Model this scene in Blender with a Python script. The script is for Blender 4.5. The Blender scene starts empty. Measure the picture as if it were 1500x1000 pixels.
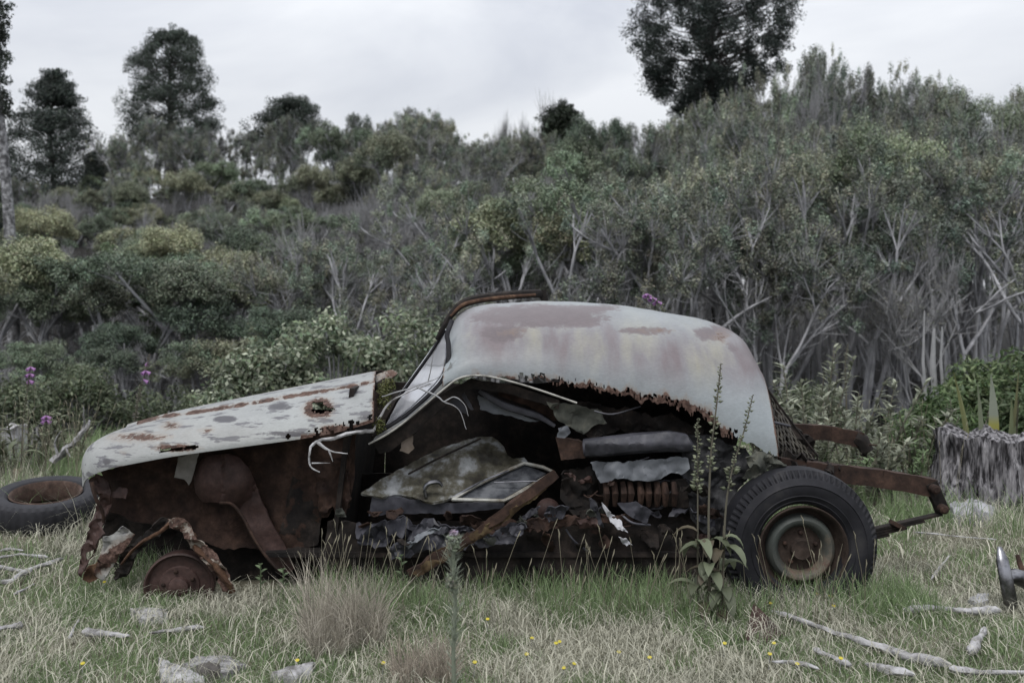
import bpy, math, random
import numpy as np
from mathutils import Vector, noise as mnoise
from mathutils.geometry import delaunay_2d_cdt
sc = bpy.context.scene
col = sc.collection
R = math.radians
# ------------------------------------------------------------------ camera
F = 1458.0            # focal length in pixels of the 1500 px wide photograph (35 mm lens)
HZ = 450.0            # row of the horizon
CH = 1.45             # eye height
cd = bpy.data.cameras.new('camera'); cam = bpy.data.objects.new('camera', cd); col.objects.link(cam)
cam.location = (0, 0, CH); cam.rotation_euler = (R(90), 0, 0)
cd.sensor_width = 36.0; cd.lens = 35.0; cd.shift_y = -50.0/1500.0
cd.clip_start = 0.05; cd.clip_end = 3000
cd.dof.use_dof = True; cd.dof.focus_distance = 4.95; cd.dof.aperture_fstop = 2.8
sc.camera = cam
# ------------------------------------------------------------------ sky, sun, exposure
SUN_EL, SUN_ROT = 58.0, 200.0
w = bpy.data.worlds.new('World'); sc.world = w; w.use_nodes = True
nt = w.node_tree; N = nt.nodes; L = nt.links
for n in list(N): N.remove(n)
wo = N.new('ShaderNodeOutputWorld'); bg = N.new('ShaderNodeBackground')
sky = N.new('ShaderNodeTexSky'); sky.sky_type = 'NISHITA'; sky.sun_disc = False
sky.sun_elevation = R(SUN_EL); sky.sun_rotation = R(SUN_ROT); sky.dust_density = 2.0
tc = N.new('ShaderNodeTexCoord'); mp = N.new('ShaderNodeMapping'); mp.inputs['Scale'].default_value = (1.0, 1.0, 3.2)
mp.inputs['Rotation'].default_value = (0, 0, R(25))
no = N.new('ShaderNodeTexNoise'); no.inputs['Scale'].default_value = 1.9; no.inputs['Detail'].default_value = 6; no.inputs['Roughness'].default_value = 0.52
no.inputs['Distortion'].default_value = 0.35
cr = N.new('ShaderNodeValToRGB'); e = cr.color_ramp.elements
e[0].position = 0.34; e[0].color = (3.4, 3.55, 3.95, 1)
e[1].position = 0.6; e[1].color = (5.2, 5.3, 5.48, 1)
mx = N.new('ShaderNodeMix'); mx.data_type = 'RGBA'; mx.inputs['Factor'].default_value = 0.93
L.new(tc.outputs['Generated'], mp.inputs['Vector']); L.new(mp.outputs[0], no.inputs['Vector'])
L.new(no.outputs['Fac'], cr.inputs[0]); L.new(sky.outputs[0], mx.inputs['A']); L.new(cr.outputs[0], mx.inputs['B'])
# overcast sky: brightest overhead, as a standard overcast sky is
sx = N.new('ShaderNodeSeparateXYZ'); L.new(tc.outputs['Generated'], sx.inputs[0])
mr = N.new('ShaderNodeMapRange'); mr.inputs['From Min'].default_value = 0.0; mr.inputs['From Max'].default_value = 1.0
mr.inputs['To Min'].default_value = 0.92; mr.inputs['To Max'].default_value = 2.6; L.new(sx.outputs[2], mr.inputs['Value'])
ov = N.new('ShaderNodeVectorMath'); ov.operation = 'SCALE'; L.new(mx.outputs['Result'], ov.inputs[0]); L.new(mr.outputs[0], ov.inputs['Scale'])
L.new(ov.outputs[0], bg.inputs['Color']); bg.inputs['Strength'].default_value = 0.1; L.new(bg.outputs[0], wo.inputs['Surface'])
sd = bpy.data.lights.new('sun', 'SUN'); so = bpy.data.objects.new('sun', sd); col.objects.link(so)
sd.energy = 1.3; sd.angle = R(20); sd.color = (1.0, 0.985, 0.96)
az = R(SUN_ROT); el = R(SUN_EL)
sdir = Vector((math.sin(az)*math.cos(el), math.cos(az)*math.cos(el), math.sin(el)))
so.rotation_euler = sdir.to_track_quat('Z', 'Y').to_euler(); so.location = (0, -5, 12)
vs = sc.view_settings; vs.view_transform = 'Standard'; vs.look = 'None'; vs.exposure = 0.45; vs.gamma = 1.0; vs.use_curve_mapping = False
sc.render.film_transparent = False
sc.cycles.max_bounces = 5; sc.cycles.diffuse_bounces = 2; sc.cycles.transparent_max_bounces = 8
# ------------------------------------------------------------------ helpers
rng = np.random.default_rng(11); rnd = random.Random(5)
def P(px, py, Y): return Vector(((px-750.0)/F*Y, Y, CH+(HZ-py)/F*Y))
def sstep(a, b, x):
    t = np.clip((np.asarray(x, float)-a)/(b-a), 0, 1); return t*t*(3-2*t)
def terr(x, y):
    x = np.asarray(x, float); y = np.asarray(y, float)
    r = x/np.maximum(y, 4)
    sl = 0.25-0.16*sstep(-0.05, 0.22, r)-0.03*sstep(-0.2, -0.45, r)
    d = np.minimum(np.maximum(y-19.0, 0), 46)
    h = -1.45*sstep(10, 17.5, y)+sl*(np.sqrt(d*d+4)-2)
    h = h+0.012*np.sin(x*2.3+1.1)*np.cos(y*1.9)+0.010*np.sin(x*5.1+y*3.7)
    return h
def tz(x, y): return float(terr(x, y))
def G(px, py, dz=0.0):                                   # the point of the flat ground under a pixel
    Y = CH*F/(py-HZ); x = (px-750)/F*Y
    return Vector((x, Y, tz(x, Y)+dz))
def GY(px, Y, dz=0.0):
    x = (px-750)/F*Y; return Vector((x, Y, tz(x, Y)+dz))
ORG = {}
def new_mesh(name, V, faces, cols=None, attrs=None, smooth=True):
    V = np.asarray(V, np.float32).reshape(-1, 3)
    me = bpy.data.meshes.new(name)
    if isinstance(faces, np.ndarray): faces = [faces]
    groups = [np.asarray(f, np.int32) for f in faces if len(f)] if (len(faces) and isinstance(faces[0], np.ndarray)) else None
    if groups is None:
        me.from_pydata(V.tolist(), [], [list(map(int, f)) for f in faces])
    else:
        tot = np.concatenate([np.full(len(g), g.shape[1], np.int32) for g in groups])
        idx = np.concatenate([g.ravel() for g in groups])
        me.vertices.add(len(V)); me.vertices.foreach_set('co', V.ravel())
        me.loops.add(len(idx)); me.loops.foreach_set('vertex_index', idx)
        me.polygons.add(len(tot)); st = np.concatenate([[0], np.cumsum(tot)[:-1]]).astype(np.int32)
        me.polygons.foreach_set('loop_start', st); me.polygons.foreach_set('loop_total', tot)
        me.update(calc_edges=True)
    if cols is not None:
        c = np.ones((len(V), 4), np.float32); c[:, :3] = cols
        a = me.color_attributes.new('col', 'FLOAT_COLOR', 'POINT'); a.data.foreach_set('color', c.ravel())
    for k, v in (attrs or {}).items():
        a = me.attributes.new(k, 'FLOAT', 'POINT'); a.data.foreach_set('value', np.asarray(v, np.float32))
    if smooth: me.polygons.foreach_set('use_smooth', np.ones(len(me.polygons), bool))
    me.validate(); me.update()
    return me
class MB:
    def __init__(s): s.V = []; s.Q = []; s.T = []; s.n = 0; s.C = []
    def add(s, V, Q=None, T=None, c=None):
        V = np.asarray(V, float).reshape(-1, 3)
        if Q is not None and len(Q): s.Q.append(np.asarray(Q, np.int32).reshape(-1, 4)+s.n)
        if T is not None and len(T): s.T.append(np.asarray(T, np.int32).reshape(-1, 3)+s.n)
        s.V.append(V); s.n += len(V)
        s.C.append(np.broadcast_to(np.asarray(c if c is not None else (1, 1, 1), float), (len(V), 3)))
        return s
    def tube(s, pts, rad, k=8, cap=True, c=None, flat=1.0, wob=0.0):
        pts = np.asarray([tuple(p) for p in pts], float); n = len(pts)
        rad = np.broadcast_to(np.asarray(rad, float), (n,)).copy()
        tg = np.gradient(pts, axis=0); tg /= np.linalg.norm(tg, axis=1)[:, None]+1e-9
        ref = np.array([0.0, 0.0, 1.0]) if abs(tg[:, 2]).mean() < 0.8 else np.array([0.0, 1.0, 0.0])
        a = np.cross(tg, ref); a /= np.linalg.norm(a, axis=1)[:, None]+1e-9; b = np.cross(a, tg)
        th = np.linspace(0, 2*np.pi, k, endpoint=False)
        rr = rad[:, None]*(1+wob*rng.uniform(-1, 1, (n, k)))
        V = pts[:, None]+rr[..., None]*(np.cos(th)[None, :, None]*a[:, None]+flat*np.sin(th)[None, :, None]*b[:, None])
        V = V.reshape(-1, 3)
        i = np.arange(n-1)[:, None]*k; j = np.arange(k)[None]; j2 = (j+1) % k
        Q = np.stack([i+j, i+j2, i+k+j2, i+k+j], -1).reshape(-1, 4); T = None
        if cap:
            V = np.concatenate([V, pts[:1], pts[-1:]]); jj = np.arange(k); m = n*k
            T = np.concatenate([np.stack([np.full(k, m), (jj+1) % k, jj], 1), np.stack([np.full(k, m+1), (n-1)*k+jj, (n-1)*k+(jj+1) % k], 1)])
        return s.add(V, Q, T, c)
    def box(s, c0, ax, ay, az_, c=None):                 # centre and three half-axis vectors
        c0, ax, ay, az_ = [np.asarray(tuple(v), float) for v in (c0, ax, ay, az_)]
        sg = [(-1, -1, -1), (1, -1, -1), (1, 1, -1), (-1, 1, -1), (-1, -1, 1), (1, -1, 1), (1, 1, 1), (-1, 1, 1)]
        V = [c0+ax*i+ay*j+az_*k for i, j, k in sg]
        return s.add(V, [(0, 3, 2, 1), (4, 5, 6, 7), (0, 1, 5, 4), (1, 2, 6, 5), (2, 3, 7, 6), (3, 0, 4, 7)], None, c)
    def beam(s, p0, p1, wy, hz, n=1, bend=None, wob=0.0):  # rectangular beam along p0-p1: thickness wy across, hz high
        p0 = np.array(tuple(p0)); p1 = np.array(tuple(p1)); d = p1-p0; d = d/np.linalg.norm(d)
        side = np.cross(d, (0, 0, 1.0)); side /= np.linalg.norm(side)+1e-9; up = np.cross(side, d)
        V = []; 
        for i in range(n+1):
            t = i/n; c = p0+(p1-p0)*t
            if bend is not None: c = c+np.array(bend(t))
            for a, b in ((-1, -1), (1, -1), (1, 1), (-1, 1)):
                V.append(c+side*a*wy/2*(1+wob*rnd.uniform(-1, 1))+up*b*hz/2*(1+wob*rnd.uniform(-1, 1)))
        Q = [(i*4+j, i*4+(j+1) % 4, i*4+4+(j+1) % 4, i*4+4+j) for i in range(n) for j in range(4)]
        Q += [(3, 2, 1, 0), (n*4, n*4+1, n*4+2, n*4+3)]
        return s.add(V, Q)
    def lathe(s, prof, cen, axis, k=48, c=None, fn=None):  # prof: (radius, distance along axis)
        cen = np.array(tuple(cen), float); axis = np.array(tuple(axis), float); axis /= np.linalg.norm(axis)
        ref = np.array([0, 0, 1.0]) if abs(axis[2]) < 0.8 else np.array([1.0, 0, 0])
        a = np.cross(axis, ref); a /= np.linalg.norm(a); b = np.cross(axis, a)
        pr = np.array(prof, float); n = len(pr); th = np.linspace(0, 2*np.pi, k, endpoint=False)
        rr = np.repeat(pr[:, 0][:, None], k, 1); hh = np.repeat(pr[:, 1][:, None], k, 1)
        if fn is not None: rr, hh = fn(rr, hh, th)
        V = cen+rr[..., None]*(np.cos(th)[None, :, None]*a+np.sin(th)[None, :, None]*b)+hh[..., None]*axis
        i = np.arange(n-1)[:, None]*k; j = np.arange(k)[None]; j2 = (j+1) % k
        Q = np.stack([i+j, i+k+j, i+k+j2, i+j2], -1).reshape(-1, 4)
        return s.add(V.reshape(-1, 3), Q, None, c)
    def arrays(s):
        f = []
        if s.Q: f.append(np.concatenate(s.Q))
        if s.T: f.append(np.concatenate(s.T))
        return np.concatenate(s.V), f, np.concatenate(s.C)
    def mesh(s, name, off=(0, 0, 0), colors=False, smooth=True):
        V, f, C = s.arrays(); return new_mesh(name, V-np.array(tuple(off)), f, C if colors else None, None, smooth)
    def build(s, name, mat, parent=None, colors=False, smooth=True, sharp=40):
        V, f, C = s.arrays()
        return make(name, V, f, mat, parent, C if colors else None, None, smooth, sharp)
def make(name, V, faces, mat, parent=None, cols=None, attrs=None, smooth=True, sharp=40):
    V = np.asarray(V, float).reshape(-1, 3)
    if parent is not None: org = ORG[parent.name]
    else:
        lo = V.min(0); hi = V.max(0); org = Vector(((lo[0]+hi[0])/2, (lo[1]+hi[1])/2, lo[2]))
    me = new_mesh(name, V-np.array(tuple(org)), faces, cols, attrs, smooth)
    if smooth and sharp: me.set_sharp_from_angle(angle=R(sharp))
    me.materials.append(mat)
    o = bpy.data.objects.new(name, me); col.objects.link(o)
    if parent is not None: o.parent = parent
    else: o.location = org
    ORG[o.name] = org
    return o
def tag(o, label, cat, group=None, kind=None):
    if label: o['label'] = label
    if cat: o['category'] = cat
    if group: o['group'] = group
    if kind: o['kind'] = kind
    return o
def thing(name, loc, label, cat, group=None):
    o = bpy.data.objects.new(name, None); col.objects.link(o); o.location = loc; o.empty_display_size = 0.1
    ORG[o.name] = Vector(loc)
    return tag(o, label, cat, group)
def nz(p, s=1.0, o=3): return mnoise.fractal(Vector(p)*s, 0.9, 2.0, o)
def pip(poly, x, y):
    ins = False; n = len(poly); j = n-1
    for i in range(n):
        xi, yi = poly[i]; xj, yj = poly[j]
        if (yi > y) != (yj > y) and x < (xj-xi)*(y-yi)/(yj-yi)+xi: ins = not ins
        j = i
    return ins
def resample(poly, step, rag=0.0, closed=True):
    out = []; n = len(poly)
    for i in range(n if closed else n-1):
        a = Vector(poly[i][:2]); b = Vector(poly[(i+1) % n][:2]); k = max(1, int((b-a).length/step))
        for t in range(k): out.append(a.lerp(b, t/k))
    if not closed: out.append(Vector(poly[-1][:2]))
    if rag:
        out = [Vector((p.x+rag*nz((p.x*.13, p.y*.13, 3.1), 1.3), p.y+rag*nz((p.x*.13, p.y*.13, 9.7), 1.3))) for p in out]
    return out
def sheet(name, outline, yf, mat, parent=None, step=5.0, thick=0.004, rag=0.0, crump=0.0, cs=6.0, holes=(), attrs=None, cols=None, sharp=35):
    """A bent metal or leather sheet: outline in photo pixels, yf(px,py) its distance; triangulated, crumpled, with thickness."""
    o2 = resample(outline, step, rag); hs = [resample(h, step, rag*0.6) for h in holes]
    pts = list(o2); edges = [(i, (i+1) % len(o2)) for i in range(len(o2))]
    for h in hs:
        b = len(pts); pts += h; edges += [(b+i, b+(i+1) % len(h)) for i in range(len(h))]
    op = [(p.x, p.y) for p in o2]; hp = [[(p.x, p.y) for p in h] for h in hs]
    xs = [p[0] for p in op]; ys = [p[1] for p in op]
    r2 = random.Random(len(op)*7+int(xs[0]))
    y = min(ys)+step*.5; row = 0
    while y < max(ys):
        x = min(xs)+(row % 2)*step*.5
        while x < max(xs):
            q = (x+r2.uniform(-.25, .25)*step, y+r2.uniform(-.25, .25)*step)
            if pip(op, *q) and not any(pip(h, *q) for h in hp): pts.append(Vector(q))
            x += step
        y += step*.87; row += 1
    vv, _, ff, _, _, _ = delaunay_2d_cdt([Vector((p.x, p.y)) for p in pts], edges, [], 0, 1e-4)
    tris = []
    for f in ff:
        cx = sum(vv[i].x for i in f)/3; cy = sum(vv[i].y for i in f)/3
        if pip(op, cx, cy) and not any(pip(h, cx, cy) for h in hp): tris.append(f)
    W = np.array([tuple(P(v.x, v.y, yf(v.x, v.y))) for v in vv])
    if crump:
        for i in range(len(W)):
            d = nz(W[i], cs, 4); W[i, 1] += crump*d; W[i, 2] += 0.35*crump*nz(W[i]+7.0, cs, 3)
    n = len(W); T = np.array(tris, int)
    # orient towards the camera
    a, b, c = W[T[0, 0]], W[T[0, 1]], W[T[0, 2]]
    if np.cross(b-a, c-a)[1] > 0: T = T[:, ::-1]
    NR = np.zeros_like(W); fn = np.cross(W[T[:, 1]]-W[T[:, 0]], W[T[:, 2]]-W[T[:, 0]])
    for k in range(3): np.add.at(NR, T[:, k], fn)
    NR /= np.linalg.norm(NR, axis=1)[:, None]+1e-12
    V = np.concatenate([W, W-NR*thick]); fs = [T, T[:, ::-1]+n]
    from collections import Counter
    ec = Counter()
    for t in T:
        for i in range(3):
            e0, e1 = int(t[i]), int(t[(i+1) % 3]); ec[(e0, e1)] += 1
    q = [(e1, e0, e0+n, e1+n) for (e0, e1) in ec if (e1, e0) not in ec]
    at = None
    if attrs:
        at = {k: [float(np.clip(fn_(v.x, v.y), 0, 1)) for v in vv]*2 for k, fn_ in attrs.items()}
    return make(name, V, [np.concatenate(fs), np.array(q, int)], mat, parent, None, at, True, sharp)
def crom(pts, n=5):
    pts = [Vector(p) for p in pts]
    if len(pts) < 3: return pts
    ex = [pts[0]*2-pts[1]]+pts+[pts[-1]*2-pts[-2]]; out = []
    for i in range(1, len(ex)-2):
        p0, p1, p2, p3 = ex[i-1:i+3]
        for k in range(n):
            t = k/n; out.append(.5*((2*p1)+(p2-p0)*t+(2*p0-5*p1+4*p2-p3)*t*t+(3*p1-p0-3*p2+p3)*t**3))
    return out+[pts[-1]]
def copy_thing(src, loc, rot=None, scale=None, label=None, cat=None, group=None):
    o = src.copy(); col.objects.link(o); o.location = loc
    if rot is not None: o.rotation_euler = rot
    if scale is not None: o.scale = scale
    for ch in src.children:
        c = ch.copy(); col.objects.link(c); c.parent = o
    return tag(o, label, cat, group)
# ------------------------------------------------------------------ materials
def mat_base(name):
    m = bpy.data.materials.new(name); m.use_nodes = True; nt = m.node_tree
    b = nt.nodes['Principled BSDF']; b.inputs['Specular IOR Level'].default_value = 0.3
    return m, nt, b
def nnoise(nt, scale, detail=5, rough=.6, vec=None, dist=0.0):
    n = nt.nodes.new('ShaderNodeTexNoise'); n.inputs['Scale'].default_value = scale; n.inputs['Detail'].default_value = detail
    n.inputs['Roughness'].default_value = rough; n.inputs['Distortion'].default_value = dist
    if vec is not None: nt.links.new(vec, n.inputs['Vector'])
    return n.outputs['Fac']
def ramp(nt, fac, stops, interp='LINEAR'):
    r = nt.nodes.new('ShaderNodeValToRGB'); el = r.color_ramp.elements; r.color_ramp.interpolation = interp
    while len(el) < len(stops): el.new(0.5)
    for e_, (p, c) in zip(el, stops): e_.position = p; e_.color = (*c, 1) if len(c) == 3 else c
    nt.links.new(fac, r.inputs[0]); return r.outputs[0]
def mixc(nt, fac, a, b, mode='MIX'):
    m = nt.nodes.new('ShaderNodeMix'); m.data_type = 'RGBA'; m.blend_type = mode
    for i, v in (('Factor', fac), ('A', a), ('B', b)):
        if hasattr(v, 'links'): nt.links.new(v, m.inputs[i])
        elif i == 'Factor': m.inputs[i].default_value = v
        else: m.inputs[i].default_value = (*v, 1)
    return m.outputs['Result']
def math_(nt, op, a, b=0.0, clamp=False):
    m = nt.nodes.new('ShaderNodeMath'); m.operation = op; m.use_clamp = clamp
    for i, v in enumerate((a, b)):
        if hasattr(v, 'links'): nt.links.new(v, m.inputs[i])
        else: m.inputs[i].default_value = v
    return m.outputs[0]
def attr(nt, name, out='Fac'):
    a = nt.nodes.new('ShaderNodeAttribute'); a.attribute_name = name; return a.outputs[out]
def objco(nt, scale=(1, 1, 1), rot=(0, 0, 0)):
    t = nt.nodes.new('ShaderNodeTexCoord'); m = nt.nodes.new('ShaderNodeMapping'); m.inputs['Scale'].default_value = scale; m.inputs['Rotation'].default_value = rot
    nt.links.new(t.outputs['Object'], m.inputs['Vector']); return m.outputs[0]
def bump(nt, b, h, st=.4, d=.01):
    n = nt.nodes.new('ShaderNodeBump'); n.inputs['Strength'].default_value = st; n.inputs['Distance'].default_value = d
    nt.links.new(h, n.inputs['Height']); nt.links.new(n.outputs[0], b.inputs['Normal'])
def rust_mat(name, dark, mid, lite, rough=.9, scale=9.0):
    m, nt, b = mat_base(name); v = objco(nt)
    f = nnoise(nt, scale, 8, .68, v); g = nnoise(nt, scale*6, 4, .7, v)
    c = ramp(nt, f, [(.32, dark), (.5, mid), (.68, lite)])
    c = mixc(nt, .45, c, ramp(nt, g, [(.35, (.35, .33, .33)), (.7, (1.25, 1.2, 1.15))]), 'MULTIPLY')
    nt.links.new(c, b.inputs['Base Color']); b.inputs['Roughness'].default_value = rough
    bump(nt, b, math_(nt, 'ADD', f, math_(nt, 'MULTIPLY', g, .4)), .5, .008)
    return m
def patch_mat(name, stops, scale=8, rough=.7, bmp=.3, bscale=40, sc3=(1, 1, 1), spec=.3, metal=0.0):
    m, nt, b = mat_base(name); v = objco(nt, sc3); f = nnoise(nt, scale, 7, .62, v)
    nt.links.new(ramp(nt, f, stops), b.inputs['Base Color']); b.inputs['Roughness'].default_value = rough
    b.inputs['Specular IOR Level'].default_value = spec; b.inputs['Metallic'].default_value = metal
    bump(nt, b, nnoise(nt, bscale, 5, .65, v), bmp, .006)
    return m
def leaf_mat(name, tint=.25, rough=.55, trans=.25, sat=(1.0, 1.0)):
    m, nt, b = mat_base(name); c = attr(nt, 'col', 'Color')
    oi = nt.nodes.new('ShaderNodeObjectInfo')
    k = ramp(nt, oi.outputs['Random'], [(0, (1-tint, 1-tint*.9, 1-tint*.8)), (.5, (1, 1, 1)), (1, (1+tint*.8, 1+tint*.8, 1+tint*.65))])
    c = mixc(nt, 1.0, c, k, 'MULTIPLY')
    nt.links.new(c, b.inputs['Base Color']); b.inputs['Roughness'].default_value = rough
    tr = nt.nodes.new('ShaderNodeBsdfTranslucent'); nt.links.new(c, tr.inputs['Color'])
    ms = nt.nodes.new('ShaderNodeMixShader'); ms.inputs[0].default_value = trans
    nt.links.new(b.outputs[0], ms.inputs[1]); nt.links.new(tr.outputs[0], ms.inputs[2])
    nt.links.new(ms.outputs[0], nt.nodes['Material Output'].inputs['Surface'])
    return m
M = {}
M['leaf'] = leaf_mat('leaf', .42, .6, .1); M['herb'] = leaf_mat('herb', 0.0, .55, .3); M['grass'] = leaf_mat('grass_blade', 0.0, .6, .3)
M['bark'] = patch_mat('grey_bark', [(.3, (.13, .13, .136)), (.5, (.29, .29, .302)), (.7, (.47, .47, .487))], 5, .9, .5, 30, (1, 1, .35))
M['dark_bark'] = patch_mat('dark_bark', [(.3, (.03, .027, .025)), (.7, (.1, .09, .085))], 5, .9, .5, 25, (1, 1, .3))
M['twig'] = patch_mat('dead_twig', [(.3, (.175, .176, .178)), (.7, (.32, .32, .326))], 4, .9, .2, 30)
M['rust'] = rust_mat('brown_rust', (.012, .007, .006), (.034, .020, .015), (.075, .044, .032))
M['rust_red'] = rust_mat('red_brown_rust', (.026, .015, .013), (.055, .032, .028), (.09, .056, .05), .62, 7)
M['rust_orange'] = rust_mat('orange_rust', (.028, .015, .010), (.075, .04, .024), (.17, .105, .065))
M['rust_dark'] = rust_mat('darkened_rust', (.005, .0045, .0045), (.015, .012, .0105), (.042, .032, .027))  # rust colour lowered so the car's inside reads as shaded
M['rubber'] = patch_mat('tyre_rubber', [(.35, (.007, .0072, .009)), (.55, (.016, .016, .0195)), (.72, (.036, .035, .036))], 6, .7, .15, 60, (1, 1, 1), .22)
M['rubber_old'] = patch_mat('faded_rubber', [(.3, (.013, .013, .016)), (.7, (.03, .03, .035))], 9, .75, .2, 50)
M['chrome'] = patch_mat('dull_chrome', [(.4, (.08, .08, .085)), (.6, (.3, .3, .32))], 9, .28, .06, 20, (1, 1, 1), .5, .95)
M['wood'] = patch_mat('bleached_wood', [(.34, (.10, .095, .092)), (.46, (.25, .245, .245)), (.62, (.40, .395, .405))], 16, .9, .8, 70, (1, 1, 1))
M['wood_dark'] = patch_mat('dark_hollow_wood', [(.3, (.03, .028, .026)), (.7, (.12, .11, .10))], 12, .9, .5, 50)
# ------------------------------------------------------------------ ground
def ground():
    ys = np.concatenate([np.linspace(-6, 3, 10), np.linspace(3.3, 14, 72), np.linspace(14.8, 80, 60), np.linspace(95, 900, 14)])
    u = np.linspace(-1, 1, 121); u = np.sign(u)*np.abs(u)**1.25
    X, Y = np.meshgrid(u, ys); X = X*np.maximum(7, 0.75*np.abs(Y)+4)*np.where(Y > 80, 1.6, 1.0)
    Z = terr(X, np.minimum(Y, 70))
    n, k = X.shape; V = np.stack([X, Y, Z], -1).reshape(-1, 3)
    i = np.arange(n-1)[:, None]*k; j = np.arange(k-1)[None]
    Q = np.stack([i+j, i+j+1, i+k+j+1, i+k+j], -1).reshape(-1, 4)
    m, nt, b = mat_base('turf'); v = objco(nt)
    f = nnoise(nt, 1.7, 6, .6, v); g = nnoise(nt, 45, 5, .7, v)
    c = ramp(nt, f, [(.35, (.045, .052, .03)), (.55, (.11, .105, .075)), (.72, (.19, .175, .14))])
    c = mixc(nt, .7, c, ramp(nt, g, [(.3, (.25, .25, .22)), (.7, (1.3, 1.25, 1.15))]), 'MULTIPLY')
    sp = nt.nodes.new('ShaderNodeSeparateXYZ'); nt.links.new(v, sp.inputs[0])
    far = math_(nt, 'MULTIPLY', math_(nt, 'SUBTRACT', sp.outputs[1], 11.0), .25, True)   # wood floor coloured near black to keep the tree gaps dark
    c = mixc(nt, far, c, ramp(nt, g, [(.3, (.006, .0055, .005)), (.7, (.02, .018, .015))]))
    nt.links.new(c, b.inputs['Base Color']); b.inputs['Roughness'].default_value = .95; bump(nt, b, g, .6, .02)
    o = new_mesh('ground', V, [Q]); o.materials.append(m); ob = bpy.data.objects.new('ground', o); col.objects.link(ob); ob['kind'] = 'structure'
ground()
# ------------------------------------------------------------------ leaves and trees
def leaves(mb, cen, n, rad, size, color, var=.25, up=.5, shell=.55, asp=.42, rs=None, tip=None, jit=.18):
    """n rhombic leaves through an ellipsoid round cen"""
    rs = rs or rng
    d = rs.normal(size=(n, 3)); d /= np.linalg.norm(d, axis=1)[:, None]
    q = rs.uniform(0, 1, n)**(1/3*(1-shell))*(1+jit*rs.normal(size=n)); p = np.asarray(tuple(cen))+d*q[:, None]*np.asarray(rad)
    nrm = d*.8+np.array([0, 0, up])+rs.normal(size=(n, 3))*.55; nrm /= np.linalg.norm(nrm, axis=1)[:, None]
    t = rs.normal(size=(n, 3))+d*.5+np.array([0, 0, .25]); t -= nrm*(t*nrm).sum(1)[:, None]; t /= np.linalg.norm(t, axis=1)[:, None]+1e-9
    s = np.cross(nrm, t); L_ = size*rs.uniform(.6, 1.35, n)[:, None]
    V = np.stack([p-t*L_*.5, p+s*L_*asp*.5+nrm*L_*.05, p+t*L_*.5, p-s*L_*asp*.5+nrm*L_*.05], 1).reshape(-1, 3)
    Q = np.arange(4*n).reshape(-1, 4)
    c = np.asarray(color)*(1+var*rs.uniform(-1, 1, (n, 1)))*(1+.1*rs.uniform(-1, 1, (n, 3)))
    if tip is not None:
        k = rs.uniform(0, 1, n) < .22; c[k] = np.asarray(tip)*(1+var*rs.uniform(-1, 1, (k.sum(), 1)))
    mb.add(V, Q); mb.C[-1] = np.repeat(c, 4, 0)
def curve(p0, d0, length, n, wig, rs, upb=0.0):
    pts = [np.array(p0, float)]; d = np.array(d0, float)
    for i in range(n):
        d = d+rs.normal(size=3)*wig+np.array([0, 0, upb]); d /= np.linalg.norm(d); pts.append(pts[-1]+d*length/n)
    return pts, d
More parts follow.
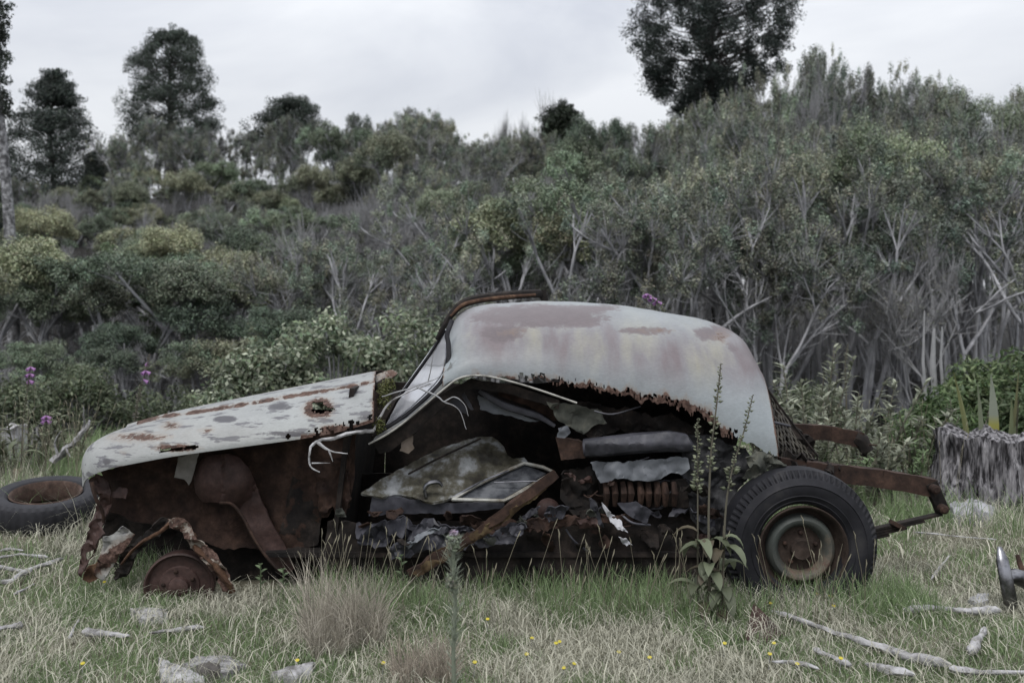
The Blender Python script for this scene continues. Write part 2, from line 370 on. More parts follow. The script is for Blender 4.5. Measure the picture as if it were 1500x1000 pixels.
def tree_protos(name, seed, H, kind):
    rs = np.random.default_rng(seed); wood = MB(); crown = MB(); tips = []
    if kind in ('manuka', 'dead', 'tall', 'stem'):
        ns = {'manuka': rs.integers(2, 4), 'dead': rs.integers(3, 5), 'tall': rs.integers(4, 6), 'stem': rs.integers(4, 7)}[kind]
        lean = {'manuka': .32, 'dead': .22, 'tall': .13, 'stem': .10}[kind]; th = {'manuka': .042, 'dead': .026, 'tall': .036, 'stem': .046}[kind]
        fork0 = {'manuka': .5, 'dead': .36, 'tall': .46, 'stem': .5}[kind]
        maxlev = {'manuka': 1, 'dead': 3, 'tall': 3, 'stem': 2}[kind]
        def grow(p, d, ln, r, lev):
            pts, d2 = curve(p, d, ln, 5, .085, rs, .025)
            wood.tube(pts, np.linspace(r, r*.72, 6), 5 if lev < 2 else 4, False)
            if lev == maxlev: tips.append((pts[-1], d2, pts[0])); return
            for _ in range(rs.integers(2, 4) if (lev or kind == 'manuka') else 2):
                nd = d2+rs.normal(size=3)*np.array([.42, .42, .2]); nd[2] = max(nd[2], .35); nd /= np.linalg.norm(nd)
                grow(pts[-1], nd, ln*rs.uniform(.45, .68), r*.62, lev+1)
            if kind not in ('manuka', 'stem') and rs.random() < .6:
                nd = d2+rs.normal(size=3)*np.array([.5, .5, .2]); nd /= np.linalg.norm(nd); grow(pts[3], nd, ln*.5, r*.45, maxlev)
            for _ in range(3):                            # bare dead side twigs on the stems
                q = rs.integers(1, 5); nd = d2*.5+rs.normal(size=3)*np.array([.6, .6, .3]); nd /= np.linalg.norm(nd)
                pt, _ = curve(pts[q], nd, rs.uniform(.25, .7), 3, .15, rs, .08); wood.tube(pt, [.008, .007, .005, .003], 3, False)
        for s in range(ns):
            a = rs.uniform(0, 6.28); d = np.array([math.cos(a)*lean, math.sin(a)*lean, 1.0])*1.0; d[:2] *= rs.uniform(.3, 1.3); d /= np.linalg.norm(d)
            grow((math.cos(a)*.12, math.sin(a)*.12, -.05), d, H*fork0*rs.uniform(.85, 1.1), th*rs.uniform(.7, 1.2), 0)
        if kind == 'dead':
            for p, d, q in tips:
                for _ in range(12):
                    a = rs.uniform(0, 1); st = np.array(q)*(1-a)+np.array(p)*a
                    nd = np.array(d)*.6+rs.normal(size=3)*.3+np.array([0, 0, .7]); nd /= np.linalg.norm(nd)
                    pt, _ = curve(st, nd, rs.uniform(.25, .7), 3, .10, rs, .05); wood.tube(pt, [.006, .005, .004, .002], 3, False)
            for p, d, q in tips[::3]:
                leaves(crown, p, 110, (.22, .22, .3), .035, (.12, .12, .10), .3, rs=rs, shell=-.5)
        else:
            lc = (.195, .222, .15) if kind == 'manuka' else (.165, .187, .143)
            for p, d, q in tips:
                tone = rs.uniform(.6, 1.25); c = np.array(lc)*tone; c[0] *= rs.uniform(.88, 1.15)
                if kind == 'manuka':                      # one cauliflower dome over each branch end
                    R_ = rs.uniform(.42, .72); nsub = int(26*(R_/.55)**2)
                    for _ in range(nsub):
                        a = rs.uniform(0, 6.28); el = math.asin(rs.uniform(-.15, 1)); q = R_*rs.uniform(.72, 1.05); r = R_*rs.uniform(.2, .34)
                        o_ = np.array([math.cos(a)*math.cos(el)*q, math.sin(a)*math.cos(el)*q, math.sin(el)*q*.8-.15*R_]); cc = c*rs.uniform(.75, 1.25)
                        leaves(crown, np.array(p)+o_, int(230*(r/.15)**1.7), (r, r, r*.8), .044, cc, .3, 1.3, .1, .48, rs, tip=cc*1.45)
                        if rs.random() < .3: wood.tube([np.array(p)-np.array(d)*.25, np.array(p)+o_], [.012, .005], 3, False)
                else:
                    R_ = rs.uniform(.16, .26)
                    for _ in range(4):
                        o_ = rs.normal(size=3)*np.array([R_*.55, R_*.55, R_*.75]); r = R_*rs.uniform(.32, .55)
                        leaves(crown, np.array(p)+o_, int(300*(r/.16)**1.7), (r, r, r*1.2), .043, c*rs.uniform(.8, 1.2), .3, 1.2, -.1, .45, rs, tip=c*1.5)
                for _ in range(6):
                    nd = np.array(d)+rs.normal(size=3)*.45+np.array([0, 0, .2]); nd /= np.linalg.norm(nd)
                    pt, _ = curve(np.array(q)*.7+np.array(p)*.3, nd, R_*2.0, 2, .15, rs); wood.tube(pt, [.008, .006, .003], 3, False)
    V = np.concatenate(wood.V); top = max(V[:, 2].max(), np.concatenate(crown.V)[:, 2].max() if crown.V else 0)
    return wood.mesh('trunk'), crown.mesh('crown', colors=True, smooth=False), top
def tree_obj(name, meshes, mats, loc, rotz, sc3, label, group=None, cat='tree'):
    o = thing(name, loc, label, cat, group); o.rotation_euler = (0, 0, rotz); o.scale = sc3
    for nm, me, mt in zip(('trunk', 'crown'), meshes, mats):
        if not me.materials: me.materials.append(mt)
        c = bpy.data.objects.new(nm, me); col.objects.link(c); c.parent = o
    return o
PRO = {k: [tree_protos(k, s, 4.0, k) for s in seeds] for k, seeds in (('manuka', (3, 14, 25, 36, 47)), ('dead', (5, 16, 27)), ('tall', (8, 19, 30, 41)), ('stem', (9, 20, 31, 42)))}
SKY = [(-60, 285), (0, 285), (90, 285), (150, 240), (195, 205), (250, 200), (330, 215), (400, 205), (450, 193), (500, 190), (545, 172), (600, 170), (650, 200), (700, 215), (770, 212),
       (830, 210), (880, 172), (920, 150), (970, 178), (1080, 172), (1130, 100), (1200, 78), (1280, 112), (1320, 135), (1370, 122), (1430, 145), (1465, 170), (1500, 130), (1560, 120)]
FRO = [(-60, 350), (0, 355), (150, 375), (300, 385), (450, 365), (600, 330), (720, 305), (900, 275), (1050, 245), (1150, 235), (1300, 250), (1500, 265), (1560, 265)]
YMX = [(-60, 52), (500, 52), (800, 46), (1050, 37), (1560, 34)]
def ip(tab, x): return float(np.interp(x, [t[0] for t in tab], [t[1] for t in tab]))
ZONES = [(110, 'at the left edge'), (300, 'beyond the nose of the car'), (470, 'beyond the bonnet'), (640, 'beyond the broad-leaved bushes'), (800, 'above the windscreen header'),
         (960, 'above the front roof half'), (1110, 'above the rear roof half'), (1260, 'above the rear wheel'), (1380, 'above the bare chassis end'), (9999, 'above the grey stump')]
KN = {'manuka': 'bushy olive tree', 'dead': 'grey twiggy tree', 'tall': 'slender grey-stemmed tree', 'stem': 'bare-stemmed high-crowned tree'}
ORD = ['leftmost of its kind', 'second from left', 'third from left', 'fourth from left', 'fifth from left', 'sixth from left', 'seventh from left', 'eighth from left', 'ninth from left', 'tenth from left', 'eleventh from left', 'twelfth from left', 'thirteenth from left', 'fourteenth from left', 'fifteenth from left', 'sixteenth from left', 'seventeenth from left', 'eighteenth from left']
ROWN = ['in front', 'midway', 'on the skyline', 'at the foot']
wood_list = []
rf = random.Random(77)
fr = 0.0
rows = [0, .1, .21, .33, .46, .6, .74, .88, 1.0]
for ri, fr in enumerate(rows):
    px = -40+rf.uniform(0, 30)
    while px < 1545:
        ym = ip(YMX, px); Y = (19+(ym-19)*fr)*rf.uniform(.97, 1.03)
        top = ip(FRO, px)+(ip(SKY, px)-ip(FRO, px))*fr**.85+rf.uniform(-42, 26)
        if fr == 1.0: top = ip(SKY, px)-(32 if px > 1090 else (22 if px < 560 else 12))+rf.uniform(-8, 24)
        x = (px-750)/F*Y; zg = tz(x, Y); h = CH+(HZ-top)/F*Y-zg
        q = rf.random()
        if px < 560: kind = 'dead' if q < .24 else ('tall' if q < .36 else 'manuka')
        elif px < 860: kind = 'dead' if q < .36 else ('manuka' if q < .56 else 'tall')
        else: kind = 'dead' if q < .16 else ('manuka' if q < .34 else 'tall')
        if fr < .3 and px > 430 and rf.random() < .8: kind = 'stem'
        if fr > .8 and (kind == 'dead' or rf.random() < .6): kind = 'tall'
        wood_list.append((px, Y, x, zg, max(h, 1.8), kind, 0 if fr < .15 else (2 if fr > .8 else 1)))
        px += rf.uniform(.75, 1.25)*(1.65 if px < 860 else 1.8)*F/Y
px = -30
while px < 1540:
    Y = rf.uniform(16.0, 18.6); x = (px-750)/F*Y; zg = tz(x, Y)
    top = ip(FRO, px)+rf.uniform(70, 150); h = CH+(HZ-top)/F*Y-zg
    kind = 'dead' if rf.random() < .25 else ('tall' if px > 560 else 'manuka')
    if px > 560: top -= 60; h = CH+(HZ-top)/F*Y-zg
    wood_list.append((px, Y, x, zg, max(h, 1.6), kind, 3)); px += rf.uniform(60, 150) if px < 560 else rf.uniform(120, 260)
cnt = {}
for t in sorted(wood_list):
    px, Y, x, zg, h, kind, rw = t
    zone = next(z for lim, z in ZONES if px < lim)
    base = f'{KN[kind]} {ROWN[rw]} {zone}'; i = cnt.get(base, 0); cnt[base] = i+1
    tw, cw, th = rf.choice(PRO[kind]); s = h/th
    wd = min(1.3, max(.62, s))*rf.uniform(.9, 1.15)*(1.0 if kind != 'tall' else .9)
    tree_obj({'manuka': 'manuka_tree', 'dead': 'dead_tree', 'tall': 'slender_tree', 'stem': 'bare_stemmed_tree'}[kind], (tw, cw), (M['twig' if kind == 'dead' else 'bark'], M['leaf']), (x, Y, zg-.05), rf.uniform(0, 6.28), (wd, wd, s),
             f'{base}, {ORD[i] if i < len(ORD) else ORD[-1]}', 'trees of the wood behind the car')
# ------------------------------------------------------------------ tall dark conifers
def conifer(name, px, top, base_py, Y, wpx, label, prof, nb, seed, lean=0.0, color=(.042, .054, .044), rr=(.5, .85), lsz=.115, nl=200, fz=.6):
    """prof: list of (fraction of the crown height from its foot, half width as a fraction of wpx/2)"""
    rs = np.random.default_rng(seed); x = (px-750)/F*Y; zg = tz(x, Y); m = Y/F
    ztop = CH+(HZ-top)*m; zb = CH+(HZ-base_py)*m; W = wpx*m/2
    wood = MB(); crown = MB(); H = ztop-zg
    tp = [(lean*(t**1.2)*H+.12*math.sin(t*7), .1*math.cos(t*5), H*t*.97) for t in np.linspace(-.02, 1, 12)]
    wood.tube(tp, np.linspace(.028*H, .02, 12), 8, False)
    tpa = np.array(tp)
    for i in range(nb):
        f = (i+.5)/nb; f = min(.99, max(.01, f+rs.uniform(-.03, .03))); hz = zb+(ztop-zb)*f-zg
        hw = float(np.interp(f, [q[0] for q in prof], [q[1] for q in prof]))*W
        a = rs.uniform(0, 6.28); c = np.array([np.interp(hz, tpa[:, 2], tpa[:, 0]), np.interp(hz, tpa[:, 2], tpa[:, 1]), hz])
        for ring in range(4):
            a2 = a+ring*1.57+rs.uniform(-.5, .5); q = (rs.uniform(.5, 1.0)**.6 if ring < 3 else rs.uniform(.1, .5))*hw
            e_ = c+np.array([math.cos(a2)*q, math.sin(a2)*q, rs.uniform(-.1, .12)*hw])
            st = np.array([c[0], c[1], max(0.2, hz-q*.35)]); mid = (st+e_)/2+np.array([0, 0, -.05*q])
            wood.tube([st, mid, e_], [.002*H, .018, .008], 4, False)
            r = rs.uniform(*rr)*(.5+.5*min(1, hw/W+.2)); tone = rs.uniform(.7, 1.3)
            leaves(crown, e_, nl, (r, r, r*fz), lsz, np.array(color)*tone, .3, .4, .1, .4, rs, jit=.08)
            for _ in range(3):
                o2 = e_+rs.normal(size=3)*np.array([r*.55, r*.55, r*.4]); r3 = r*rs.uniform(.45, .7)
                leaves(crown, o2, nl//3, (r3, r3, r3*fz), lsz, np.array(color)*tone*rs.uniform(.8, 1.2), .3, .4, .1, .4, rs, jit=.08)
    tree_obj(name, (wood.mesh('trunk'), crown.mesh('crown', colors=True, smooth=False)), (M['dark_bark'], M['leaf']), (x, Y, zg), 0, (1, 1, 1), label, 'tall dark conifers above the wood')
conifer('conifer_tree', 78, 108, 330, 50, 185, 'dark conical conifer with tiered branches above the left side of the wood', [(0, 1.0), (.25, .95), (.5, .72), (.7, .5), (.85, .3), (1, .08)], 46, 1)
conifer('conifer_tree', 252, 48, 215, 60, 138, 'tall upright dark conifer alone on the skyline above the car nose', [(0, .75), (.15, 1.0), (.5, 1.0), (.75, .75), (.9, .55), (1, .2)], 56, 2, rr=(.36, .64), fz=.85, nl=165)
conifer('conifer_tree', 425, 146, 225, 58, 108, 'low rounded dark tree on the skyline above the bonnet', [(0, .9), (.3, 1.0), (.6, .85), (.85, .5), (1, .2)], 24, 3, fz=.8, rr=(.35, .8))
conifer('conifer_tree', 1045, -60, 205, 42, 250, 'huge dark conifer cut off by the top of the picture', [(0, .35), (.15, .5), (.3, .72), (.5, .95), (.8, 1.0), (1, .5)], 92, 4, rr=(.32, .62), lsz=.105, fz=.85, nl=175)
conifer('conifer_tree', -38, -60, 330, 24, 120, 'dark conifer with pale leaning trunk at the left picture edge', [(0, .6), (.5, 1.0), (1, .6)], 26, 5, rr=(.35, .5), lean=-.03)
conifer('conifer_tree', 800, 158, 262, 43, 52, 'small dark leaning conifer on the skyline left of the huge one', [(0, .25), (.35, .5), (.7, .9), (.9, .7), (1, .25)], 22, 6, lean=.10, color=(.026, .036, .02), rr=(.35, .55))
# pale leaning trunk at the left edge
mb = MB(); c0 = GY(22, 20.5); mb.tube([c0+Vector((0.04, 0, -.1)), P(18, 400, 20.5), P(12, 300, 20.5), P(4, 210, 20.5), P(-6, 120, 20.5), P(-14, 20, 20.5)], [.13, .12, .11, .1, .08, .07], 10)
o = thing('leaning_tree', (c0.x, c0.y, c0.z), 'mottled pale bare trunk leaning at the left picture edge', 'tree'); mb.build('trunk', patch_mat('mottled_bark', [(.4, (.05, .05, .052)), (.52, (.16, .16, .165)), (.62, (.32, .32, .33))], 9, .9, .5, 30), o)
mb = MB(); rs = np.random.default_rng(4)
for q in ((-4, 30, .5), (2, 150, .4), (-12, 180, .5), (-10, 60, .5)):
    leaves(mb, P(q[0], q[1], 20.5), 500, (q[2]*.5, q[2]*.5, q[2]*.7), .09, (.03, .037, .026), rs=rs)
mb.build('crown', M['leaf'], o, True, False, 0)
# feathery saplings standing out against the sky
for px, top, Y, k, lab in ((648, 152, 47, .55, 'thin feathery sapling alone against the sky above the windscreen'), (733, 155, 46, .6, 'thin feathery sapling against the sky, middle of the skyline'),
                           (788, 132, 45, 1.0, 'broad feathery dead tree against the sky left of the leaning conifer'), (828, 148, 45, .5, 'thin feathery sapling just behind the leaning conifer')):
    x = (px-750)/F*Y; zg = tz(x, Y); tw, cw, th = PRO['dead'][int(px) % 3]; s = (CH+(HZ-top)/F*Y-zg)/th
    tree_obj('feathery_tree', (tw, cw), (M['twig'], M['leaf']), (x, Y, zg), px, (.6*k*s, .6*k*s, s), lab, 'feathery trees on the skyline')
# ------------------------------------------------------------------ bushes
def bush(name, px, top, Y, wpx, color, tipc, label, seed, group, size=.075, asp=.5, n=9000, base=None, clr=.2):
    rs = np.random.default_rng(seed); x = (px-750)/F*Y; zg = tz(x, Y); m = Y/F; W = wpx*m/2; H = CH+(HZ-top)*m-zg
    wood = MB(); crown = MB(); nc = 46; 
    for i in range(nc):
        a = rs.uniform(0, 6.28); el = math.asin(rs.uniform(.02, 1)); q = rs.uniform(.72, 1)
        p = np.array([math.cos(a)*math.cos(el)*W*.85*q, math.sin(a)*math.cos(el)*W*.75*q, (.25*H+math.sin(el)*(.75*H-.12))*q])
        pts = [np.array([0, 0, -.02])+rs.normal(size=3)*.03, p*np.array([.4, .4, .5]), p]
        wood.tube(pts, [.02, .014, .007], 4, False)
        r = clr*rs.uniform(.75, 1.35); tone = rs.uniform(.65, 1.25)
        leaves(crown, p, n//nc, (r, r, r*.75), size, np.array(color)*tone, .3, .55, .35, asp, rs, tip=np.array(tipc)*tone)
    tree_obj(name, (wood.mesh('stems'), crown.mesh('foliage', colors=True, smooth=False)), (M['bark'], M['herb']), (x, Y, zg), 0, (1, 1, 1), label, group, 'bush')
GB = 'pale broad-leaved bushes behind the bonnet'
pc, pt = (.15, .18, .118), (.38, .41, .31)
bush('broadleaf_bush', 392, 492, 11.5, 230, pc, pt, 'low pale-leaved bush nearest the bonnet, left of its taller neighbours', 21, GB)
bush('broadleaf_bush', 492, 440, 12.0, 260, pc, pt, 'tall pale-leaved bush in the middle behind the bonnet', 22, GB)
bush('broadleaf_bush', 618, 444, 12.4, 240, pc, pt, 'pale-leaved bush directly left of the windscreen', 23, GB)
bush('broadleaf_bush', 185, 315, 24.0, 120, (.07, .1, .05), (.2, .24, .15), 'pale-tipped bush high on the slope above the car nose', 24, GB, .09, .4)
GD = 'dark undergrowth bushes at the foot of the wood'
for i, (px, top, Y, wd, lab) in enumerate(((115, 515, 13.5, 170, 'dark green bush behind the left foxgloves'), (20, 540, 12.8, 150, 'dark green bush at the left picture edge'), (235, 545, 14.5, 150, 'dark green bush just above the car nose'),
                                           (300, 560, 13.8, 110, 'low dark bush behind the middle of the bonnet'), (1180, 545, 14.5, 170, 'dark low bush behind the tall grey-green weeds'))):
    bush('undergrowth_bush', px, top, Y, wd, (.085, .105, .062), (.16, .185, .115), lab, 31+i, GD, .06, .42)
GR = 'bright green bushes at the right'
bush('green_bush', 1465, 492, 9.6, 190, (.085, .12, .055), (.16, .2, .1), 'bright green leafy bush behind the grey stump', 41, GR, .085, .33, 9000, clr=.17)
bush('green_bush', 1375, 560, 9.0, 150, (.065, .105, .04), (.12, .17, .07), 'lower ferny green bush left of the flax leaves', 42, GR, .07, .25, 8000, clr=.14)
bush('green_bush', 1530, 505, 8.8, 130, (.08, .115, .055), (.15, .19, .1), 'bright green bush at the right picture edge', 43, GR, .085, .33, 7000, clr=.16)
# ------------------------------------------------------------------ the wreck
YN = 4.86
car = thing('car_wreck', (0.1, 5.65, 0.0), 'stripped rusting pale blue saloon car wreck sunk in the grass', 'car')
def paint_mat(name, base, dirt, bare_c, stain_a, stain_b, rough=.5, spots=0.0):
    m, nt, b = mat_base(name); v = objco(nt)
    n1 = nnoise(nt, 7, 8, .65, v); n2 = nnoise(nt, 38, 6, .7, v); n3 = nnoise(nt, 2.2, 4, .55, v)
    c = mixc(nt, ramp(nt, n3, [(.35, (0, 0, 0)), (.7, (1, 1, 1))]), base, dirt)
    sv = objco(nt, (2.4, .8, .38), (0, R(-20), 0)); st = math_(nt, 'ADD', math_(nt, 'MULTIPLY', nnoise(nt, 2.4, 2.5, .45, sv, .25), .68), math_(nt, 'MULTIPLY', nnoise(nt, 1.3, 5, .6, objco(nt, (11, 4, .8), (0, R(-22), 0))), .32))
    sa = attr(nt, 'stain')
    c = mixc(nt, math_(nt, 'MULTIPLY', sa, ramp(nt, st, [(.32, (0, 0, 0)), (.62, (1, 1, 1))])), c, stain_a)
    c = mixc(nt, math_(nt, 'MULTIPLY', sa, ramp(nt, st, [(.22, (.9, .9, .9)), (.5, (0, 0, 0))])), c, stain_b)
    if spots:
        pv = objco(nt, (4.0, 8, 22)); sp = nnoise(nt, 1.5, 6, .62, pv); sp2 = nnoise(nt, 30, 4, .7, objco(nt, (.35, 1, 3)))
        msk = ramp(nt, math_(nt, 'ADD', sp, math_(nt, 'MULTIPLY', sp2, .22)), [(.70-spots, (0, 0, 0)), (.745-spots, (1, 1, 1))])
        c = mixc(nt, math_(nt, 'MULTIPLY', msk, .85), c, (.085, .082, .092))
        sc_ = ramp(nt, nnoise(nt, 55, 6, .75, objco(nt, (.25, 1, 2.2))), [(.60, (0, 0, 0)), (.66, (1, 1, 1))])
        c = mixc(nt, math_(nt, 'MULTIPLY', sc_, .65), c, (.16, .15, .16))
    ba = math_(nt, 'ADD', attr(nt, 'bare'), math_(nt, 'MULTIPLY', math_(nt, 'SUBTRACT', math_(nt, 'ADD', math_(nt, 'MULTIPLY', n1, .6), math_(nt, 'MULTIPLY', n2, .4)), .5), 1.7))
    c = mixc(nt, ramp(nt, ba, [(.42, (0, 0, 0)), (.52, (.7, .7, .7)), (.62, (1, 1, 1))]), c, mixc(nt, n2, bare_c, tuple(x*1.35 for x in bare_c)))
    ru = math_(nt, 'ADD', attr(nt, 'rust'), math_(nt, 'MULTIPLY', math_(nt, 'SUBTRACT', math_(nt, 'ADD', math_(nt, 'MULTIPLY', n1, .5), math_(nt, 'MULTIPLY', n2, .5)), .5), 1.5))
    halo = ramp(nt, ru, [(.22, (0, 0, 0)), (.5, (1, 1, 1))]); c = mixc(nt, math_(nt, 'MULTIPLY', halo, .45), c, (.2, .145, .10))
    gr = nnoise(nt, 90, 4, .75, objco(nt, (.5, 1, 1.6))); c = mixc(nt, .40, c, ramp(nt, math_(nt, 'ADD', math_(nt, 'MULTIPLY', gr, .6), math_(nt, 'MULTIPLY', n1, .4)), [(.35, (.5, .5, .5)), (.65, (1.2, 1.2, 1.2))]), 'MULTIPLY')
    rm = ramp(nt, ru, [(.45, (0, 0, 0)), (.53, (1, 1, 1))])
    c = mixc(nt, rm, c, ramp(nt, n2, [(.38, (.022, .013, .010)), (.5, (.062, .036, .028)), (.63, (.125, .082, .066))]))
    nt.links.new(c, b.inputs['Base Color'])
    rr = nt.nodes.new('ShaderNodeMapRange'); rr.inputs['To Min'].default_value = rough; rr.inputs['To Max'].default_value = .95
    nt.links.new(rm, rr.inputs['Value']); nt.links.new(rr.outputs[0], b.inputs['Roughness'])
    bump(nt, b, math_(nt, 'ADD', math_(nt, 'MULTIPLY', rm, .35), math_(nt, 'MULTIPLY', n2, .5)), .28, .006)
    return m
M['paint_roof'] = paint_mat('faded_roof_paint', (.245, .272, .285), (.225, .245, .252), (.098, .081, .085), (.148, .124, .13), (.25, .215, .135), .42)
M['paint_bonnet'] = paint_mat('peeling_bonnet_paint', (.285, .295, .288), (.235, .243, .24), (.055, .053, .058), (.19, .165, .135), (.23, .215, .17), .5, .045)
def blob(px, py, cx, cy, rx, ry): return math.exp(-(((px-cx)/rx)**2+((py-cy)/ry)**2))
def spl(tab, s):                                          # smooth point on a polyline by its fraction
    a = np.array(tab, float); d = np.concatenate([[0], np.cumsum(np.hypot(*np.diff(a, axis=0).T))]); d /= d[-1]
    return float(np.interp(s, d, a[:, 0])), float(np.interp(s, d, a[:, 1]))
def smooth_tab(tab, it=2):
    a = [np.array(p, float) for p in tab]
    for _ in range(it):
        b_ = [a[0]]
        for i in range(len(a)-1): b_ += [a[i]*.75+a[i+1]*.25, a[i]*.25+a[i+1]*.75]
        a = b_+[a[-1]]
    return a
def loft(name, low, top, ylow, ycrest, mat, ns, nt_, attrs, far=.75, cut=None, thick=.005, rise=None, parent=None, rag=None, farz=None):
    low = smooth_tab(low); top = smooth_tab(top); V = []; A = {k: [] for k in attrs}; keep = []
    tt = np.concatenate([np.linspace(0, 1, nt_), 1+np.linspace(0, 1, nt_//2+1)[1:]*far]); nT = len(tt)
    for i in range(ns+1):
        s = i/ns; lx, ly = spl(low, s); tx, ty = spl(top, s)
        rv = rag(lx, ly) if rag else 0.0
        yl, yc = ylow(s), ycrest(s); zc = None
        for t in tt:
            tm = min(t, 1.0); q = math.sin(tm*math.pi/2); Y = yl+(yc-yl)*(1-math.cos(tm*math.pi/2)**1.15)
            px = lx+(tx-lx)*tm**1.2; py = ly+(ty-ly)*q+rv*max(0, 1-tm/.16)**2
            p = P(px, py, Y)
            if t > 1:
                p = P(tx, ty, yc); u = (t-1); p = Vector((p.x, yc+(yc-yl)*math.sin(u*math.pi/2), p.z-(p.z-P(lx, ly, yl).z)*(1-math.cos(u*math.pi/2))))
            if rise: p.z += rise(px, py, t, s)
            V.append(p)
            for k, f in attrs.items(): A[k].append(float(np.clip(f(px, py, t, s), 0, 1.3)))
    V = np.array([tuple(v) for v in V]); Q = []
    for i in range(ns):
        for j in range(nT-1):
            a = i*nT+j; q = (a, a+nT, a+nT+1, a+1)
            if cut is not None:
                c = (V[a]+V[a+nT+1])/2; ppx = 750+c[0]/c[1]*F; ppy = HZ-(c[2]-CH)/c[1]*F
                if cut(ppx, ppy, tt[j], i/ns): continue
            Q.append(q)
    Q = np.array(Q); n = len(V); NR = np.zeros_like(V); fn = np.cross(V[Q[:, 1]]-V[Q[:, 0]], V[Q[:, 3]]-V[Q[:, 0]])
    for k in range(4): np.add.at(NR, Q[:, k], fn)
    NR /= np.linalg.norm(NR, axis=1)[:, None]+1e-12
    W = np.concatenate([V, V-NR*thick]); ec = set()
    for q in Q:
        for k in range(4): ec.add((int(q[k]), int(q[(k+1) % 4])))
    E = [(b_, a_, a_+n, b_+n) for a_, b_ in ec if (b_, a_) not in ec]
    Q2 = np.concatenate([Q, Q[:, ::-1]+n, np.array(E)])
    used = np.unique(Q2); mp_ = -np.ones(2*n, int); mp_[used] = np.arange(len(used))
    at = {k: np.array(v+v)[used] for k, v in A.items()}
    return make(name, W[used], [mp_[Q2]], mat, parent or car, None, at, True, 40)
# ---- roof shell
R_LOW = [(648, 566), (664, 556), (690, 549), (760, 556), (830, 562), (880, 574), (950, 586), (1000, 600), (1046, 619), (1060, 642), (1090, 646), (1115, 656), (1141, 669)]
R_TOP = [(658, 492), (666, 464), (694, 446), (760, 441), (850, 442), (930, 449), (1000, 461), (1040, 471), (1072, 484), (1092, 501), (1102, 522), (1108, 540)]
def r_rust(px, py, t, s):
    e_ = 0.0
    if 690 < px < 1075: e_ = max(0, 1-t/(.10+.09*nz((px*.03, 5, 0), 1.5)))*(.85 if px > 780 else .55)
    e_ = max(e_, .8*max(0, 1-abs(s-1)/.012), .55*max(0, 1-s/.012))
    return max(e_, .40*blob(px, py, 748, 488, 32, 9), .42*blob(px, py, 1055, 492, 22, 14), .35*blob(px, py, 960, 484, 50, 6))
def r_bare(px, py, t, s):
    return max(1.02*blob(px, py, 792, 463, 112, 19)*(1.05 if t < .97 else 1), .95*blob(px, py, 735, 488, 38, 15), .8*blob(px, py, 1045, 487, 36, 16), .62*blob(px, py, 945, 484, 70, 9), .72*blob(px, py, 870, 452, 50, 9), .5*blob(px, py, 1075, 510, 20, 15), .58*blob(px, py, 700, 466, 20, 14))
def r_stain(px, py, t, s): return 1.25*math.exp(-((py-503-(px-850)*.10)/44)**2)*(1 if px > 690 else max(0, (px-655)/35))
def ragr(x, y):
    if x < 690 or x > 1138: return 0.0
    k = 1.0 if x > 780 else .35
    return k*(8*nz((x*.035, 1.3, 0), 1.6, 3)+3.2*nz((x*.16, 7.3, 0), 1.6, 2))
def roof_cut(px, py, t, s):
    if t > .055 or px < 760 or px > 1080: return False
    return nz((px*.12, py*.16, 4.4), 1.5, 4) > .10+t*5.0
loft('roof_shell', R_LOW, R_TOP, lambda s: 4.93+.02*s, lambda s: 5.62-.05*s, M['paint_roof'], 280, 50, dict(rust=r_rust, bare=r_bare, stain=r_stain), 1.0, roof_cut, .006, lambda px, py, t, s: .006*nz((px*.011, py*.02, t), 1.3, 3), None, ragr)
# ---- bonnet with near wing
B_LOW = [(121, 716), (124, 703), (136, 695), (160, 686), (205, 677), (260, 667), (350, 655), (455, 641), (500, 632), (547, 618)]
B_TOP = [(119, 686), (121, 668), (132, 650), (162, 633), (205, 619), (260, 605), (330, 591), (420, 573), (500, 557), (551, 547)]
def crease(px): return np.interp(px, [120, 240, 300, 420, 520, 560], [640, 611, 603, 583, 566, 558])
def b_rust(px, py, t, s):
    v = .85*math.exp(-((py-crease(px))/2.2)**2)*(px > 200)*(.75+.4*nz((px*.05, 2, 0)))
    v = max(v, 1.1*blob(px, py, 467, 598, 24, 17), .85*blob(px, py, 258, 656, 42, 7), .55*blob(px, py, 205, 640, 60, 10), .6*blob(px, py, 250, 622, 22, 9), .5*blob(px, py, 180, 663, 9, 6))
    v = max(v, .95*max(0, 1-t/.09)*(1 if px > 440 else .3), .6*max(0, 1-abs(s-1)/.02), .8*blob(px, py, 490, 628, 30, 9), .45*blob(px, py, 300, 630, 18, 7))
    if t > 1: v = max(v, .4)
    return v
def b_bare(px, py, t, s):
    return max(.95*blob(px, py, 328, 613, 20, 6), .85*blob(px, py, 410, 595, 26, 7), .8*blob(px, py, 156, 676, 8, 7), .72*blob(px, py, 242, 652, 14, 7), .75*blob(px, py, 425, 635, 60, 5), .6*blob(px, py, 535, 612, 20, 8), .5*blob(px, py, 380, 600, 12, 5), .6*blob(px, py, 220, 632, 12, 4))
def b_stain(px, py, t, s): return .35*blob(px, py, 280, 632, 90, 18)+.3*blob(px, py, 170, 650, 40, 20)
def b_cut(px, py, t, s):
    if t > 1: return False
    d = ((px-467)/11)**2+((py-597)/9)**2+.9*nz((px*.16, py*.16, 1))
    if d < 1: return True
    if ((px-480)/12)**2+((py-599)/4)**2+.6*nz((px*.2, py*.2, 5)) < .8: return True
    if abs(px-262) < 28 and t < .30 and abs(py-657+.11*(px-262)) < 2.6+2.5*nz((px*.15, 2, 2)): return True
    return ((px-422)/4)**2+((py-639)/4)**2 < 1 or (450 < px < 545 and t < .1 and nz((px*.1, py*.1, 8)) > .1)
